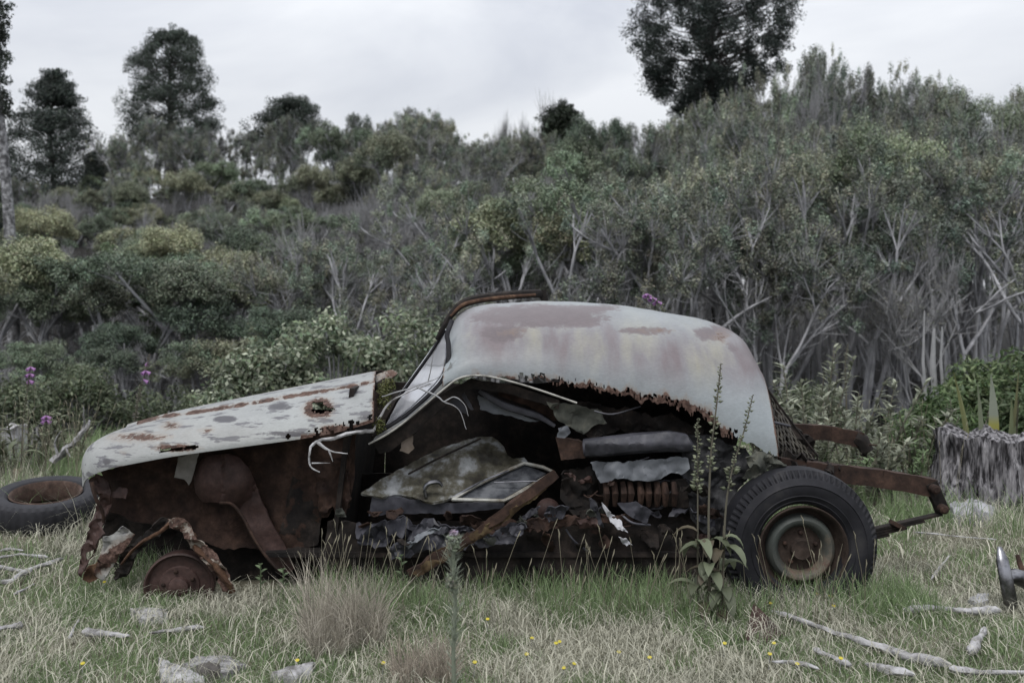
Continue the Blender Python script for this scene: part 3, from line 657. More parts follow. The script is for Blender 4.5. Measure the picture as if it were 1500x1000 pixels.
def b_rise(px, py, t, s): return .014*float(sstep(crease(px)+1.5, crease(px)-2.5, py))*(s > .2) if t <= 1 else .014*(s > .2)
loft('bonnet_and_wing', B_LOW, B_TOP, lambda s: 4.98-.13*float(sstep(0, .10, s)), lambda s: 5.12+.50*float(sstep(0, .5, s)), M['paint_bonnet'], 230, 54, dict(rust=b_rust, bare=b_bare, stain=b_stain), .9, b_cut, .005, b_rise)
zero = dict(rust=lambda x, y: .1, bare=lambda x, y: .1, stain=lambda x, y: .2)
worn = dict(rust=lambda x, y: .42, bare=lambda x, y: .35, stain=lambda x, y: .5)
# rear lip of the bonnet and the dark scuttle beneath it
sheet('bonnet_lip', [(548, 549), (575, 541), (583, 546), (573, 556), (552, 561)], lambda x, y: 5.5-.004*(y-550), M['paint_bonnet'], car, 4, .006, 1, .01, 9, attrs=worn)
sheet('scuttle', [(548, 560), (575, 552), (585, 580), (572, 602), (556, 632), (545, 640), (548, 600)], lambda x, y: 5.35-.002*(y-560), M['rust_dark'], car, 5, .006, 2, .03, 10)
sheet('wing_end_flange', [(548, 572), (556, 576), (553, 618), (546, 620)], lambda x, y: 4.93+.009*(x-546), M['rust'], car, 4, .006, 1, .01, 10)
# ---- windscreen: two flat panes in a V, rubber, header
def wind_y(px, py):                                       # the near pane turns forward (left) as it goes back
    u = (px-np.interp(py, [484, 500, 540, 565, 600, 626], [655, 656, 653, 638, 600, 562]))
    return 5.03+max(0, -u)*.0085
M['glass'] = None
m, nt, b = mat_base('sky_pale_glass'); v = objco(nt); g = nnoise(nt, 5, 5, .6, v, .6)
nt.links.new(ramp(nt, g, [(.35, (.42, .43, .46)), (.6, (.56, .57, .60))]), b.inputs['Base Color']); b.inputs['Roughness'].default_value = .12; b.inputs['Specular IOR Level'].default_value = .8  # pale base colour stands in for sky reflected in the pane
b.inputs['Alpha'].default_value = .82; b.inputs['Metallic'].default_value = .35
M['glass'] = m
ws = sheet('windscreen_pane', [(583, 588), (612, 548), (640, 510), (652, 489), (656, 500), (655, 530), (646, 556), (620, 582), (590, 608), (563, 626)], wind_y, M['glass'], car, 6, .006, 0, 0, 1)
def px_tube(name, pts, rad, mat, parent=None, k=8, flat=1.0, wob=0.0):
    w_ = crom([P(*p) for p in pts]); rad = np.interp(np.linspace(0, 1, len(w_)), np.linspace(0, 1, len(rad)), rad)
    return MB().tube(w_, rad, k, True, None, flat, wob).build(name, mat, parent or car)
px_tube('windscreen_rubber', [(559, 630, 5.0), (590, 612, 5.0), (622, 585, 5.0), (647, 559, 5.0), (656, 535, 5.01), (657, 505, 5.03), (655, 490, 5.06), (662, 470, 5.12)], [.013]*8, M['rubber'])
px_tube('windscreen_chrome_strip', [(565, 624, 4.99), (592, 604, 4.99), (620, 579, 4.99), (643, 554, 4.99), (652, 532, 5.0), (653, 503, 5.03)], [.0035]*6, M['chrome'])
px_tube('centre_post', [(575, 594, 5.55), (600, 560, 5.58), (630, 518, 5.6), (652, 483, 5.6)], [.009, .009, .009, .009], M['rubber'])
sheet('far_windscreen_pane', [(580, 585), (650, 486), (668, 468), (700, 452), (640, 520), (592, 580)], lambda x, y: 5.62+.004*(x-580), M['glass'], car, 8, .006, 0, 0, 1)
hd = [(640, 497, 5.52), (650, 478, 5.55), (661, 461, 5.6), (676, 446, 5.65), (700, 438, 5.75), (740, 433, 5.95), (780, 430, 6.15), (794, 431, 6.25), (799, 440, 6.28)]
px_tube('windscreen_header', hd, [.010, .013, .017, .020, .021, .021, .021, .021, .019], M['rust_dark'], None, 8, 1.25)
px_tube('header_rust_channel', [(660, 463, 5.56), (676, 447.5, 5.61), (700, 440, 5.71), (740, 435, 5.91), (784, 431.5, 6.12)], [.006, .011, .012, .012, .009], M['rust_orange'], None, 6)
sheet('header_bracket', [(783, 425), (800, 424), (801, 441), (793, 441), (790, 432), (780, 432)], lambda x, y: 6.22, M['rust_dark'], car, 5, .01)
# near pillar and drip trim
sheet('windscreen_pillar', [(660, 530), (668, 552), (650, 567), (625, 588), (598, 612), (570, 634), (545, 648), (549, 640), (566, 630), (595, 612), (625, 586), (648, 561)], lambda x, y: 4.955, M['paint_roof'], car, 4, .02, 0, 0, 1, attrs=dict(rust=lambda x, y: .25, bare=lambda x, y: .3, stain=lambda x, y: .3))
px_tube('drip_trim', [(540, 650, 4.93), (570, 634, 4.92), (600, 612, 4.915), (628, 588, 4.91), (652, 568, 4.91), (670, 555, 4.91), (690, 550, 4.91), (715, 551, 4.91), (750, 559, 4.91), (790, 571, 4.91), (845, 590, 4.9)], [.0048]*11, patch_mat('ivory_trim', [(.4, (.17, .165, .15)), (.55, (.36, .35, .32))], 14, .5))
sheet('door_frame_inner', [(545, 650), (600, 616), (655, 572), (690, 555), (745, 562), (820, 586), (818, 598), (740, 575), (692, 569), (660, 586), (610, 632), (572, 660), (556, 664)], lambda x, y: 5.02, M['rust_dark'], car, 6, .02, 1, .01, 9)
# loose trim hanging in the door opening
M['dark_trim'] = patch_mat('dark_blue_grey_trim', [(.35, (.022, .022, .028)), (.65, (.06, .06, .072))], 9, .55, .3, 30)
M['grey_vinyl'] = patch_mat('grey_blue_vinyl', [(.3, (.018, .018, .022)), (.5, (.042, .042, .05)), (.7, (.085, .085, .1))], 6, .5, .3, 40)  # vinyl colour lowered to suit the unlit interior
M['pale_vinyl'] = patch_mat('pale_blue_vinyl', [(.3, (.07, .075, .085)), (.6, (.14, .15, .165))], 5, .55, .2, 40)
M['torn_lining'] = patch_mat('torn_lining', [(.3, (.03, .032, .028)), (.55, (.075, .078, .066)), (.75, (.13, .125, .10))], 12, .95, .5, 40)
px_tube('window_channel', [(702, 572, 5.1), (735, 592, 5.1), (765, 602, 5.1), (790, 610, 5.1), (813, 624, 5.08)], [.008, .012, .012, .01, .006], M['grey_vinyl'], None, 8, 1.6)
sheet('trim_strip', [(699, 578), (712, 582), (745, 602), (790, 616), (780, 618), (740, 608), (704, 600)], lambda x, y: 5.14, M['pale_vinyl'], car, 4, .006, 1.5, .015, 12)
sheet('trim_strip', [(668, 568), (676, 566), (690, 592), (694, 600), (689, 600), (680, 586)], lambda x, y: 5.12, M['grey_vinyl'], car, 4, .005, 1, .01, 12)
sheet('trim_strip', [(650, 584), (668, 580), (682, 596), (686, 608), (676, 604), (664, 592)], lambda x, y: 5.13, M['dark_trim'], car, 4, .005, 1, .01, 12)
sheet('headlining_flap', [(800, 588), (832, 592), (880, 602), (888, 618), (866, 626), (856, 636), (840, 628), (818, 614)], lambda x, y: 5.02+.0006*(y-590), M['torn_lining'], car, 5, .005, 2, .03, 12)
sheet('roof_rail', [(730, 572), (765, 576), (810, 600), (824, 616), (810, 616), (770, 592), (730, 580)], lambda x, y: 5.2, M['rust'], car, 5, .02, 1, .01, 9)
sheet('torn_felt', [(818, 626), (832, 622), (836, 636), (826, 642), (816, 640)], lambda x, y: 4.98, M['pale_vinyl'], car, 4, .004, 2, .02, 16)
sheet('pillar_foot', [(598, 628), (606, 625), (604, 650), (607, 656), (598, 664), (586, 660), (590, 642)], lambda x, y: 5.05, patch_mat('tan_cardboard', [(.4, (.16, .13, .10)), (.6, (.22, .18, .15))], 9, .8), car, 4, .008, 1, .01, 12)
# ---- closed dark inside: far side, floor, firewall, rear bulkhead
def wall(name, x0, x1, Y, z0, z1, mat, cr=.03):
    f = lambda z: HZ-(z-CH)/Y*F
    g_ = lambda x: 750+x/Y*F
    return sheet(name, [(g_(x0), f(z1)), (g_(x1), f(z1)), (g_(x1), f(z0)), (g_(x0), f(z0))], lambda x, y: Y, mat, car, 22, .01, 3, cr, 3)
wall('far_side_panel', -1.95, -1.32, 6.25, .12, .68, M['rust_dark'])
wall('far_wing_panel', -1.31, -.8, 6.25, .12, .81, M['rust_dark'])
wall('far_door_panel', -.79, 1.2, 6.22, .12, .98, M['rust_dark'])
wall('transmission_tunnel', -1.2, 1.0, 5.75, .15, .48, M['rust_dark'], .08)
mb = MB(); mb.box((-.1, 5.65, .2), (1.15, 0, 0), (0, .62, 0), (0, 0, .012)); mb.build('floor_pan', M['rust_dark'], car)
mb = MB(); mb.box((-1.42, 5.72, .42), (.5, 0, -.03), (0, .48, 0), (0, 0, .01)); mb.build('dark_hole_backing', M['rust_dark'], car)  # added dark sheet so the bonnet hole and slit look black
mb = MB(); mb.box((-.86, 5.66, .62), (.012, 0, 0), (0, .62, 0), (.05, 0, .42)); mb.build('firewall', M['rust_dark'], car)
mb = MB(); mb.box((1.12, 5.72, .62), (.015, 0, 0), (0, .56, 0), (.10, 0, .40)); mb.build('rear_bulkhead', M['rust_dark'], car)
# ---- rusty inner wing of the engine bay
sheet('inner_wing', [(150, 688), (205, 666), (300, 648), (420, 630), (520, 618), (520, 700), (512, 745), (498, 752), (490, 740), (482, 756), (470, 758), (468, 790), (455, 800), (400, 806), (330, 800), (270, 778), (190, 760), (160, 745)], lambda x, y: 5.17-.0001*(x-150), M['rust'], car, 7, .008, 3, .05, 4)
def dome_y(px, py):
    d = math.hypot(px-326, (py-702)); r = max(0, 1-(d/46)**2); return 5.10-.10*math.sqrt(r)-.02*(px > 326)
sheet('wheel_arch_pressing', [(283, 700), (286, 685), (296, 672), (312, 665), (334, 664), (352, 671), (365, 686), (374, 706), (382, 732), (396, 762), (412, 790), (432, 830), (424, 838), (410, 838), (392, 818), (372, 790), (355, 758), (340, 738), (318, 735), (296, 736), (286, 722)], dome_y, M['rust_red'], car, 5, .012, .6, .012, 7)
px_tube('pressing_flange', [(322, 736, 5.0), (340, 738, 5.0), (356, 757, 5.0), (373, 789, 4.99), (393, 818, 4.98), (412, 838, 4.97)], [.008]*6, M['rust'], None, 6)
sheet('hanging_bracket', [(262, 668), (292, 663), (284, 690), (280, 704), (276, 710), (270, 702), (254, 699)], lambda x, y: 5.0+.0004*(y-660), patch_mat('dull_grey_tin', [(.35, (.10, .095, .085)), (.65, (.2, .19, .175))], 8, .7), car, 4, .006, 1, .015, 12)
sheet('rust_plate', [(432, 684), (450, 676), (468, 700), (470, 760), (466, 800), (420, 806), (404, 800), (418, 744)], lambda x, y: 5.12, M['rust_dark'], car, 6, .006, 2, .03, 8)
sheet('torn_rust_flap', [(462, 676), (512, 668), (510, 700), (514, 730), (506, 752), (499, 748), (494, 754), (486, 742), (480, 750), (468, 752)], lambda x, y: 5.06, M['rust'], car, 4, .006, 3, .03, 12)
sheet('lower_valance', [(270, 770), (480, 770), (600, 800), (610, 835), (480, 850), (280, 842), (200, 830)], lambda x, y: 5.28, M['rust_dark'], car, 9, .008, 3, .04, 5)
sheet('dark_gap_sheet', [(156, 738), (210, 752), (330, 770), (340, 850), (250, 856), (176, 846), (150, 800)], lambda x, y: 5.34, M['rust_dark'], car, 8, .008, 3, .05, 6)  # added dark sheet in place of shade under the front end
# crumpled front end
sheet('front_upright', [(132, 704), (142, 694), (152, 700), (163, 722), (158, 742), (150, 768), (156, 778), (146, 790), (132, 820), (118, 846), (113, 838), (122, 800), (134, 766), (140, 742), (146, 732), (138, 722)], lambda x, y: 4.96-.0003*(y-700), M['rust_red'], car, 4, .008, 1.5, .035, 14, holes=([(126, 808), (134, 805), (136, 812), (128, 819)],))
px_tube('front_stay', [(134, 706, 4.92), (140, 728, 4.9), (150, 748, 4.92), (152, 764, 4.94)], [.010, .010, .009, .008], M['rust'], None, 6, 1.0, .2)
sheet('bent_tab', [(162, 724), (174, 714), (186, 716), (185, 729), (166, 727)], lambda x, y: 4.97, M['rust_red'], car, 4, .006, 1, .02, 14)
sheet('front_wing_scrap', [(181, 770), (196, 784), (188, 800), (176, 812), (160, 836), (150, 850), (140, 846), (137, 838), (146, 816), (152, 788), (166, 782)], lambda x, y: 4.88+.0009*(x-140), M['paint_bonnet'], car, 4, .006, 1.5, .03, 14, attrs=dict(rust=lambda x, y: .15+.75*max(0, 1-abs((y-800)+.6*(x-170)-10)/26.0), bare=lambda x, y: .2, stain=lambda x, y: .5))
sheet('crumpled_arch_strip', [(118, 848), (130, 830), (148, 822), (156, 830), (150, 846), (128, 852)], lambda x, y: 4.9, M['rust_orange'], car, 4, .006, 2, .03, 14)
sheet('crumpled_arch', [(166, 846), (178, 812), (200, 790), (222, 772), (236, 760), (254, 768), (240, 778), (222, 790), (206, 802), (192, 824), (184, 846)], lambda x, y: 4.93, M['rust_dark'], car, 4, .01, 2, .05, 14)
worn2 = dict(rust=lambda x, y: .42+.18*nz((x*.05, y*.05, 4)), bare=lambda x, y: .5, stain=lambda x, y: .6)
px_tube('arch_lip', [(178, 826, 4.88), (194, 806, 4.87), (214, 790, 4.86), (236, 778, 4.85), (250, 766, 4.85), (266, 766, 4.85), (278, 780, 4.85), (288, 800, 4.84), (300, 812, 4.83), (316, 826, 4.82), (332, 850, 4.82), (338, 866, 4.84)], [.010, .014, .016, .018, .022, .024, .026, .026, .028, .03, .032, .026], M['rust_orange'], None, 8, .55, .22)
sheet('arch_outer_strip', [(246, 760), (262, 758), (276, 766), (288, 786), (304, 800), (322, 818), (336, 842), (342, 862), (326, 864), (316, 842), (300, 824), (284, 808), (274, 790), (262, 774), (248, 772)], lambda x, y: 4.815, M['paint_bonnet'], car, 4, .005, 2.5, .03, 16, attrs=dict(rust=lambda x, y: .55+.3*nz((x*.06, y*.06, 2)), bare=lambda x, y: .3, stain=lambda x, y: .8))
# brake drum
dr = MB(); dc = P(263, 858, 4.88)
dr.lathe([(.165, .06), (.168, .0), (.168, -.015), (.160, -.02), (.152, -.012), (.148, .004), (.10, .006), (.095, -.002), (.05, -.004), (.046, -.03), (.03, -.034), (.0, -.034)], dc, (-.12, 1, .05), 40)
drum = dr.build('brake_drum', M['rust_red'], car)
for k in range(5):
    a = k*1.2566+.5; c0 = dc+Vector((math.cos(a)*.075, -.01, math.sin(a)*.075)); MB().lathe([(.011, .012), (.011, -.006), (.007, -.010), (0, -.010)], c0, (0, 1, 0), 6).build('wheel_stud', M['rust'], drum, smooth=False)
# ---- inside rubbish: sill, struts, sheets
def sill_y(px, py): return 4.98+.0004*(py-750)
sheet('sill', [(480, 762), (560, 770), (640, 780), (760, 770), (880, 756), (1005, 760), (1060, 780), (1060, 850), (900, 850), (700, 850), (520, 850), (470, 838)], lambda x, y: 5.06, M['rust_dark'], car, 8, .02, 3, .05, 5)
sheet('sill_top_edge', [(690, 768), (760, 762), (850, 754), (930, 752), (925, 764), (850, 768), (780, 778), (700, 790)], lambda x, y: 4.97, M['rust'], car, 4, .008, 3, .04, 14)
sheet('crumpled_lining_sheet', [(570, 800), (600, 782), (622, 762), (660, 770), (692, 768), (712, 778), (690, 800), (650, 808), (620, 808), (592, 812), (572, 816)], lambda x, y: 4.96, M['grey_vinyl'], car, 4, .005, 2.5, .08, 9)
sheet('crumpled_lining_sheet', [(692, 792), (722, 780), (752, 766), (766, 772), (752, 792), (726, 800), (702, 804)], lambda x, y: 4.95, M['grey_vinyl'], car, 4, .005, 2, .05, 10)
sheet('crumpled_lining_sheet', [(520, 772), (560, 762), (600, 764), (620, 770), (600, 790), (560, 800), (528, 800)], lambda x, y: 5.0, M['dark_trim'], car, 5, .005, 2.5, .08, 10)
sheet('white_torn_strip', [(594, 794), (612, 782), (640, 772), (648, 770), (640, 778), (622, 786), (606, 796), (598, 804)], lambda x, y: 4.92, M['pale_vinyl'], car, 3, .004, 1, .03, 18)
mb = MB(); mb.beam(P(600, 842, 4.86), P(690, 786, 4.88), .02, .05, 9, None, .35); mb.beam(P(688, 788, 4.88), P(815, 693, 4.93), .02, .042, 12, None, .35); mb.build('fallen_door_pillar', M['rust'], car)
sheet('strut_skin', [(604, 838), (640, 806), (690, 780), (740, 752), (790, 714), (808, 700), (812, 706), (780, 732), (740, 764), (694, 794), (650, 822), (612, 844)], lambda x, y: 4.845+.0004*(x-604), rust_mat('mossy_rust', (.02, .014, .008), (.055, .035, .018), (.12, .09, .045)), car, 4, .004, 2, .02, 14)
MB().lathe([(0, -.05), (.02, -.048), (.045, -.035), (.058, -.01), (.062, .02), (.05, .05)], P(803, 748, 5.05), (0, 1, 0), 24).build('round_cap', M['rust_red'], car)
# rear seat, panels and torn metal ahead of the wheel
mb = MB(); mb.tube([P(856, 656, 5.0), P(880, 654, 4.98), P(930, 649, 4.97), (P(980, 646, 4.97)), P(1000, 648, 4.98), P(1014, 656, 5.02)], [.045, .05, .052, .052, .05, .02], 12, True, None, 1.0, .04)
mb.build('rolled_seat_edge', M['dark_trim'], car)
sheet('seat_facing', [(856, 646), (900, 642), (960, 634), (990, 633), (1008, 640), (1014, 652), (1008, 660), (985, 655), (930, 660), (858, 668)], lambda x, y: 4.905+.0016*abs(y-650), M['grey_vinyl'], car, 4, .005, .6, .012, 10)
sheet('seat_end_board', [(814, 640), (858, 648), (858, 670), (822, 674)], lambda x, y: 4.98, M['rust'], car, 5, .02, 1, .015, 9)
sheet('pale_door_panel', [(865, 674), (900, 678), (960, 674), (1008, 670), (1010, 684), (1000, 696), (985, 692), (970, 702), (952, 706), (900, 700), (880, 708), (872, 694)], lambda x, y: 4.95-.0006*(y-680), M['pale_vinyl'], car, 4, .005, 1.5, .04, 8)
for k in range(9):
    x0 = 886+k*12.5+rnd.uniform(-2, 2); mb = MB(); mb.tube([P(x0, 706, 4.99), P(x0+2, 722, 4.96), P(x0+1, 740, 4.99)], [.014, .018, .012], 8, True, None, 1, .12); mb.build('ribbed_spring', M['rust'], car)
sheet('spring_board', [(876, 704), (1005, 702), (1010, 742), (960, 744), (884, 742)], lambda x, y: 5.02, M['rust_dark'], car, 6, .01, 2, .03, 9)
sheet('blue_black_flap', [(904, 738), (930, 734), (955, 748), (948, 768), (936, 764), (918, 752)], lambda x, y: 4.95, M['dark_trim'], car, 4, .005, 1, .02, 12)
for ol in ([(880, 736), (888, 742), (900, 756), (912, 764), (920, 780), (908, 774), (896, 766), (888, 752)], [(906, 782), (916, 788), (926, 796), (918, 800), (910, 794)]):
    sheet('torn_paper_lining', ol, lambda x, y: 4.93, patch_mat('white_scrap', [(.4, (.3, .3, .32)), (.6, (.44, .44, .46))], 9), car, 3, .004, 2, .03, 18)
sheet('grey_scrap', [(862, 726), (874, 736), (880, 760), (886, 772), (878, 774), (866, 752)], lambda x, y: 4.95, M['grey_vinyl'], car, 4, .004, 2, .03, 14)
sheet('folded_scrap', [(826, 590), (900, 596), (990, 612), (1030, 628), (1030, 640), (960, 632), (900, 634), (862, 640), (842, 632)], lambda x, y: 5.08, M['rust_dark'], car, 5, .008, 3, .06, 9)
sheet('folded_scrap', [(826, 690), (864, 684), (880, 704), (884, 740), (870, 756), (840, 752), (820, 730)], lambda x, y: 5.04, M['rust_dark'], car, 5, .008, 3, .06, 9)
sheet('inner_rear_wing', [(1000, 640), (1034, 634), (1062, 646), (1092, 656), (1098, 672), (1092, 704), (1076, 730), (1064, 780), (1040, 790), (1012, 760), (1000, 700)], lambda x, y: 5.03, patch_mat('crinkled_black_trim', [(.35, (.006, .006, .007)), (.5, (.018, .018, .02)), (.68, (.055, .055, .058))], 16, .7, .6, 30), car, 4, .008, 2, .05, 7)
sheet('crumpled_rear_scrap', [(1092, 670), (1108, 660), (1124, 662), (1150, 680), (1152, 690), (1120, 690), (1102, 700), (1090, 704), (1096, 686)], lambda x, y: 4.97, M['torn_lining'], car, 4, .006, 2, .06, 12)
sheet('rear_inner_panel', [(930, 740), (1060, 730), (1064, 850), (930, 850)], lambda x, y: 5.1, M['rust_dark'], car, 8, .01, 3, .06, 7)
# ---- rear wheel
wc = P(1175, 801, YN); rc = P(1176, 806, YN)
wheel = thing('rear_wheel', wc, None, None); wheel.parent = car; wheel.location = wc-ORG['car_wreck']; wheel['label'] = 'flat black rear tyre on a rusty pale green wheel'
for k in ('category',):
    if k in wheel: del wheel[k]
KS = 304
def tyre_fn(tread=True, flatz=None):
    def fn(rr, hh, th):
        k = len(th); lug = (np.arange(k) % 4 < 2)
        sel = (rr > .345*tyre_fn.s) & (rr < .372*tyre_fn.s) if tread else np.zeros_like(rr, bool)
        rr = np.where(sel & lug[None], rr-.016, rr)
        return rr, hh
    return fn
tyre_fn.s = 1.0
prof = [(.205, .03), (.214, -.004), (.225, -.014), (.229, -.019), (.233, -.016), (.25, -.026), (.254, -.030), (.258, -.027), (.285, -.034), (.305, -.033), (.309, -.037), (.314, -.031), (.335, -.022), (.340, -.018), (.350, -.006), (.362, .008), (.374, .022), (.379, .05), (.381, .085), (.379, .12), (.374, .148), (.352, .172), (.31, .196), (.25, .19), (.215, .17), (.205, .14)]
mb = MB(); mb.lathe(prof, wc, (0, 1, 0), KS, None, tyre_fn())
V, f, C = mb.arrays(); lo = -.035
zb = V[:, 2]; V[:, 2] = np.where(zb < .02, lo+(zb-lo)*.30+.02, zb); V[:, 1] -= np.where(zb < .09, .02*(.09-zb)/.1, 0)*(V[:, 1] < YN+.02)
tyre = make('tyre', V, f, M['rubber'], wheel, None, None, True, 28)
m_ring = rust_mat('rim_rust', (.016, .011, .009), (.036, .025, .02), (.06, .045, .037))
mb = MB(); mb.lathe([(.218, .012), (.222, -.012), (.216, -.018), (.208, -.012), (.203, .004), (.198, .035), (.180, .055), (.165, .06)], rc, (0, 1, 0), 56); rim = mb.build('rim', m_ring, wheel)
m_disc = paint_mat('wheel_disc_paint', (.065, .074, .068), (.04, .045, .041), (.07, .055, .045), (.09, .06, .04), (.12, .1, .07), .55)
mb = MB(); mb.lathe([(.172, .062), (.166, .030), (.158, .016), (.146, .008), (.134, .010), (.122, .020), (.113, .040), (.106, .056)], rc, (0, 1, 0), 56)
V, f, C = mb.arrays(); ang = np.arctan2(V[:, 2]-rc.z, V[:, 0]-rc.x)
rs_ = np.clip(.16+.2*np.sin(ang*1.0-.6)*-1+.18*np.array([nz(tuple(q), 9) for q in V]), 0, 1)
make('wheel_disc', V, f, m_disc, wheel, None, dict(rust=rs_, bare=rs_*.8, stain=rs_), True, 40)
mb = MB(); mb.lathe([(.108, .054), (.09, .052), (.06, .050), (.052, .048), (.050, .014), (.046, .010), (.04, .012), (.02, .006), (0, .005)], rc, (0, 1, 0), 40); hub = mb.build('hub', m_ring, wheel)
for k in range(5):
    a = k*1.2566+.3; c0 = rc+Vector((math.cos(a)*.079, .05, math.sin(a)*.079))
    MB().lathe([(.012, .004), (.012, -.012), (.008, -.018), (0, -.018)], c0, (0, 1, 0), 6).build('wheel_nut', M['rust'], hub, smooth=False)
# ---- chassis rails and springs
rail_m = M['rust']
def rail(name, pts, Y, wy, hz):
    mb = MB()
    for (a, b_) in zip(pts[:-1], pts[1:]): mb.beam(P(*a, Y), P(*b_, Y), wy, hz, 5, None, .07)
    return mb.build(name, rail_m, car)
rr_ = rail('chassis_rail', [(1140, 682), (1200, 690), (1290, 700), (1368, 714)], 5.16, .06, .092)
mb = MB(); mb.beam(P(1362, 706, 5.15), P(1380, 748, 5.15), .05, .062, 4, None, .08); sh = mb.build('spring_shackle', M['rust_dark'], car)
for q in ((1367, 715), (1379, 744)): MB().lathe([(.024, .04), (.024, -.036), (.014, -.045), (0, -.045)], P(*q, 5.12), (0, 1, 0), 14).build('shackle_bolt', M['rust'], sh)
for k in range(4):
    mb = MB(); x1 = 1378-k*26
    mb.beam(P(1180, 797+k*4.2, 5.15), P(x1, 752+k*4.5+(1378-x1)*.21, 5.15), .05, .011, 6); mb.build('spring_leaf', M['rust_dark'], car)
mb = MB(); mb.beam(P(1306, 764, 5.12), P(1322, 772, 5.12), .07, .02); mb.build('spring_clip', M['rust'], car)
rail('far_chassis_rail', [(1150, 630), (1215, 634), (1262, 644)], 6.15, .06, .09)
mb = MB(); mb.tube([P(1250, 640, 6.15), P(1262, 646, 6.15), P(1268, 660, 6.15), P(1266, 668, 6.15)], [.05, .055, .045, .03], 8, True, None, 1, .2); mb.build('far_spring_hanger', M['rust_dark'], car)
px_tube('far_bolt', [(1266, 650, 6.12), (1285, 652, 6.12)], [.006, .005], M['rust'])
# ---- seat-spring mesh hanging off the tail
def net():
    mb = MB(); rs = np.random.default_rng(9); nu, nv = 9, 12
    def pt(u, v):
        x = 1114+u*(14+v*52)+v*22; y = 566+v*118+u*10*(1-v)+3*math.sin(u*5+v*3); return P(x+rs.uniform(-1.5, 1.5), y+rs.uniform(-1.5, 1.5), 5.25+.35*u+.05*math.sin(v*6))
    g = [[pt((i+.5*(j % 2))/nu, j/nv) for i in range(nu+1)] for j in range(nv+1)]
    for j in range(nv):
        for i in range(nu+1):
            mb.tube([g[j][i], g[j+1][i]], .0055, 4, False)
            k = i+(1 if j % 2 else -1)
            if 0 <= k <= nu: mb.tube([g[j][i], g[j+1][k]], .0055, 4, False)
    return mb
net().build('wire_mesh', patch_mat('old_wire', [(.4, (.025, .022, .018)), (.6, (.075, .068, .055))], 9), car)
sheet('tail_backing', [(1112, 556), (1124, 580), (1150, 612), (1190, 640), (1196, 680), (1150, 690), (1140, 668), (1128, 620)], lambda x, y: 5.55, M['rust_dark'], car, 6, .008, 2, .06, 9)
sheet('tail_crumple', [(1140, 676), (1160, 662), (1190, 668), (1222, 680), (1232, 690), (1190, 694), (1146, 690)], lambda x, y: 5.18, M['rust_dark'], car, 4, .01, 2.5, .12, 14)
px_tube('tail_rod', [(1112, 552, 5.3), (1140, 592, 5.3), (1176, 640, 5.3), (1198, 668, 5.3)], [.006]*4, M['rust_dark'])
px_tube('tail_rod', [(1132, 618, 5.2), (1158, 624, 5.2)], [.008, .006], M['grey_vinyl'])
# ---- door fallen into the car
dy = lambda x, y: 5.42-.0042*(y-640)+.0002*(x-640)
door = thing('fallen_car_door', P(660, 735, 5.1), 'lichen-streaked pale car door fallen flat inside the wreck', 'car door')
M['door'] = patch_mat('lichen_paint', [(.36, (.018, .016, .011)), (.47, (.06, .055, .038)), (.53, (.11, .108, .095)), (.58, (.2, .206, .207)), (.7, (.3, .31, .315))], 9, .6, .4, 45)
def door_y(px, py):
    return dy(px, py)-.05*blob(px, py, 700, 660, 55, 22)+.03*float(sstep(-3, 3, (py-700)+.42*(px-600)-15))*0
sheet('skin', [(528, 724), (552, 706), (590, 684), (630, 663), (672, 646), (705, 639), (722, 640), (736, 650), (744, 664), (752, 671), (768, 670), (774, 676), (740, 688), (700, 706), (662, 730), (636, 735), (612, 730), (585, 725), (560, 727)], door_y, M['door'], door, 3.5, .012, .8, .03, 8)
px_tube('dark_crease', [(598, 694, 5.17), (640, 672, 5.24), (676, 655, 5.29), (704, 642, 5.34)], [.005, .006, .006, .005], M['rust_dark'], door, 6)  # crease darkness drawn as a near-black tube on the skin
wf = MB(); fr_ = [(662, 731), (738, 733), (752, 726), (790, 704), (811, 691), (796, 684), (768, 678), (745, 688), (700, 709), (662, 731)]
wf.tube([P(x, y, dy(x, y)-.01) for x, y in fr_], .012, 6, False, None, .8); wf.build('window_frame', patch_mat('cream_frame', [(.35, (.12, .10, .075)), (.5, (.27, .26, .23)), (.65, (.4, .4, .37))], 14, .6), door)
sheet('window_pane', [(672, 728), (738, 730), (800, 693), (770, 681), (745, 691)], lambda x, y: dy(x, y)+.012, patch_mat('dirty_dark_glass', [(.35, (.015, .016, .02)), (.5, (.05, .053, .06)), (.65, (.13, .135, .145))], 9, .35), door, 6, .006)
px_tube('window_bar', [(724, 706, 5.12), (790, 704, 5.12)], [.004, .004], M['chrome'], door)
px_tube('window_bar', [(663, 728, 5.04), (705, 705, 5.12), (745, 689, 5.18)], [.005, .005, .005], M['chrome'], door)
px_tube('door_handle', [(624, 728, 5.03), (622, 716, 5.03), (628, 708, 5.03), (642, 706, 5.03), (648, 712, 5.03)], [.008, .011, .012, .011, .007], M['chrome'], door)
sheet('lower_edge', [(545, 727), (585, 727), (640, 737), (738, 735), (740, 745), (640, 752), (580, 752), (540, 756)], lambda x, y: 5.06, M['dark_trim'], door, 5, .01, 1, .02, 7)
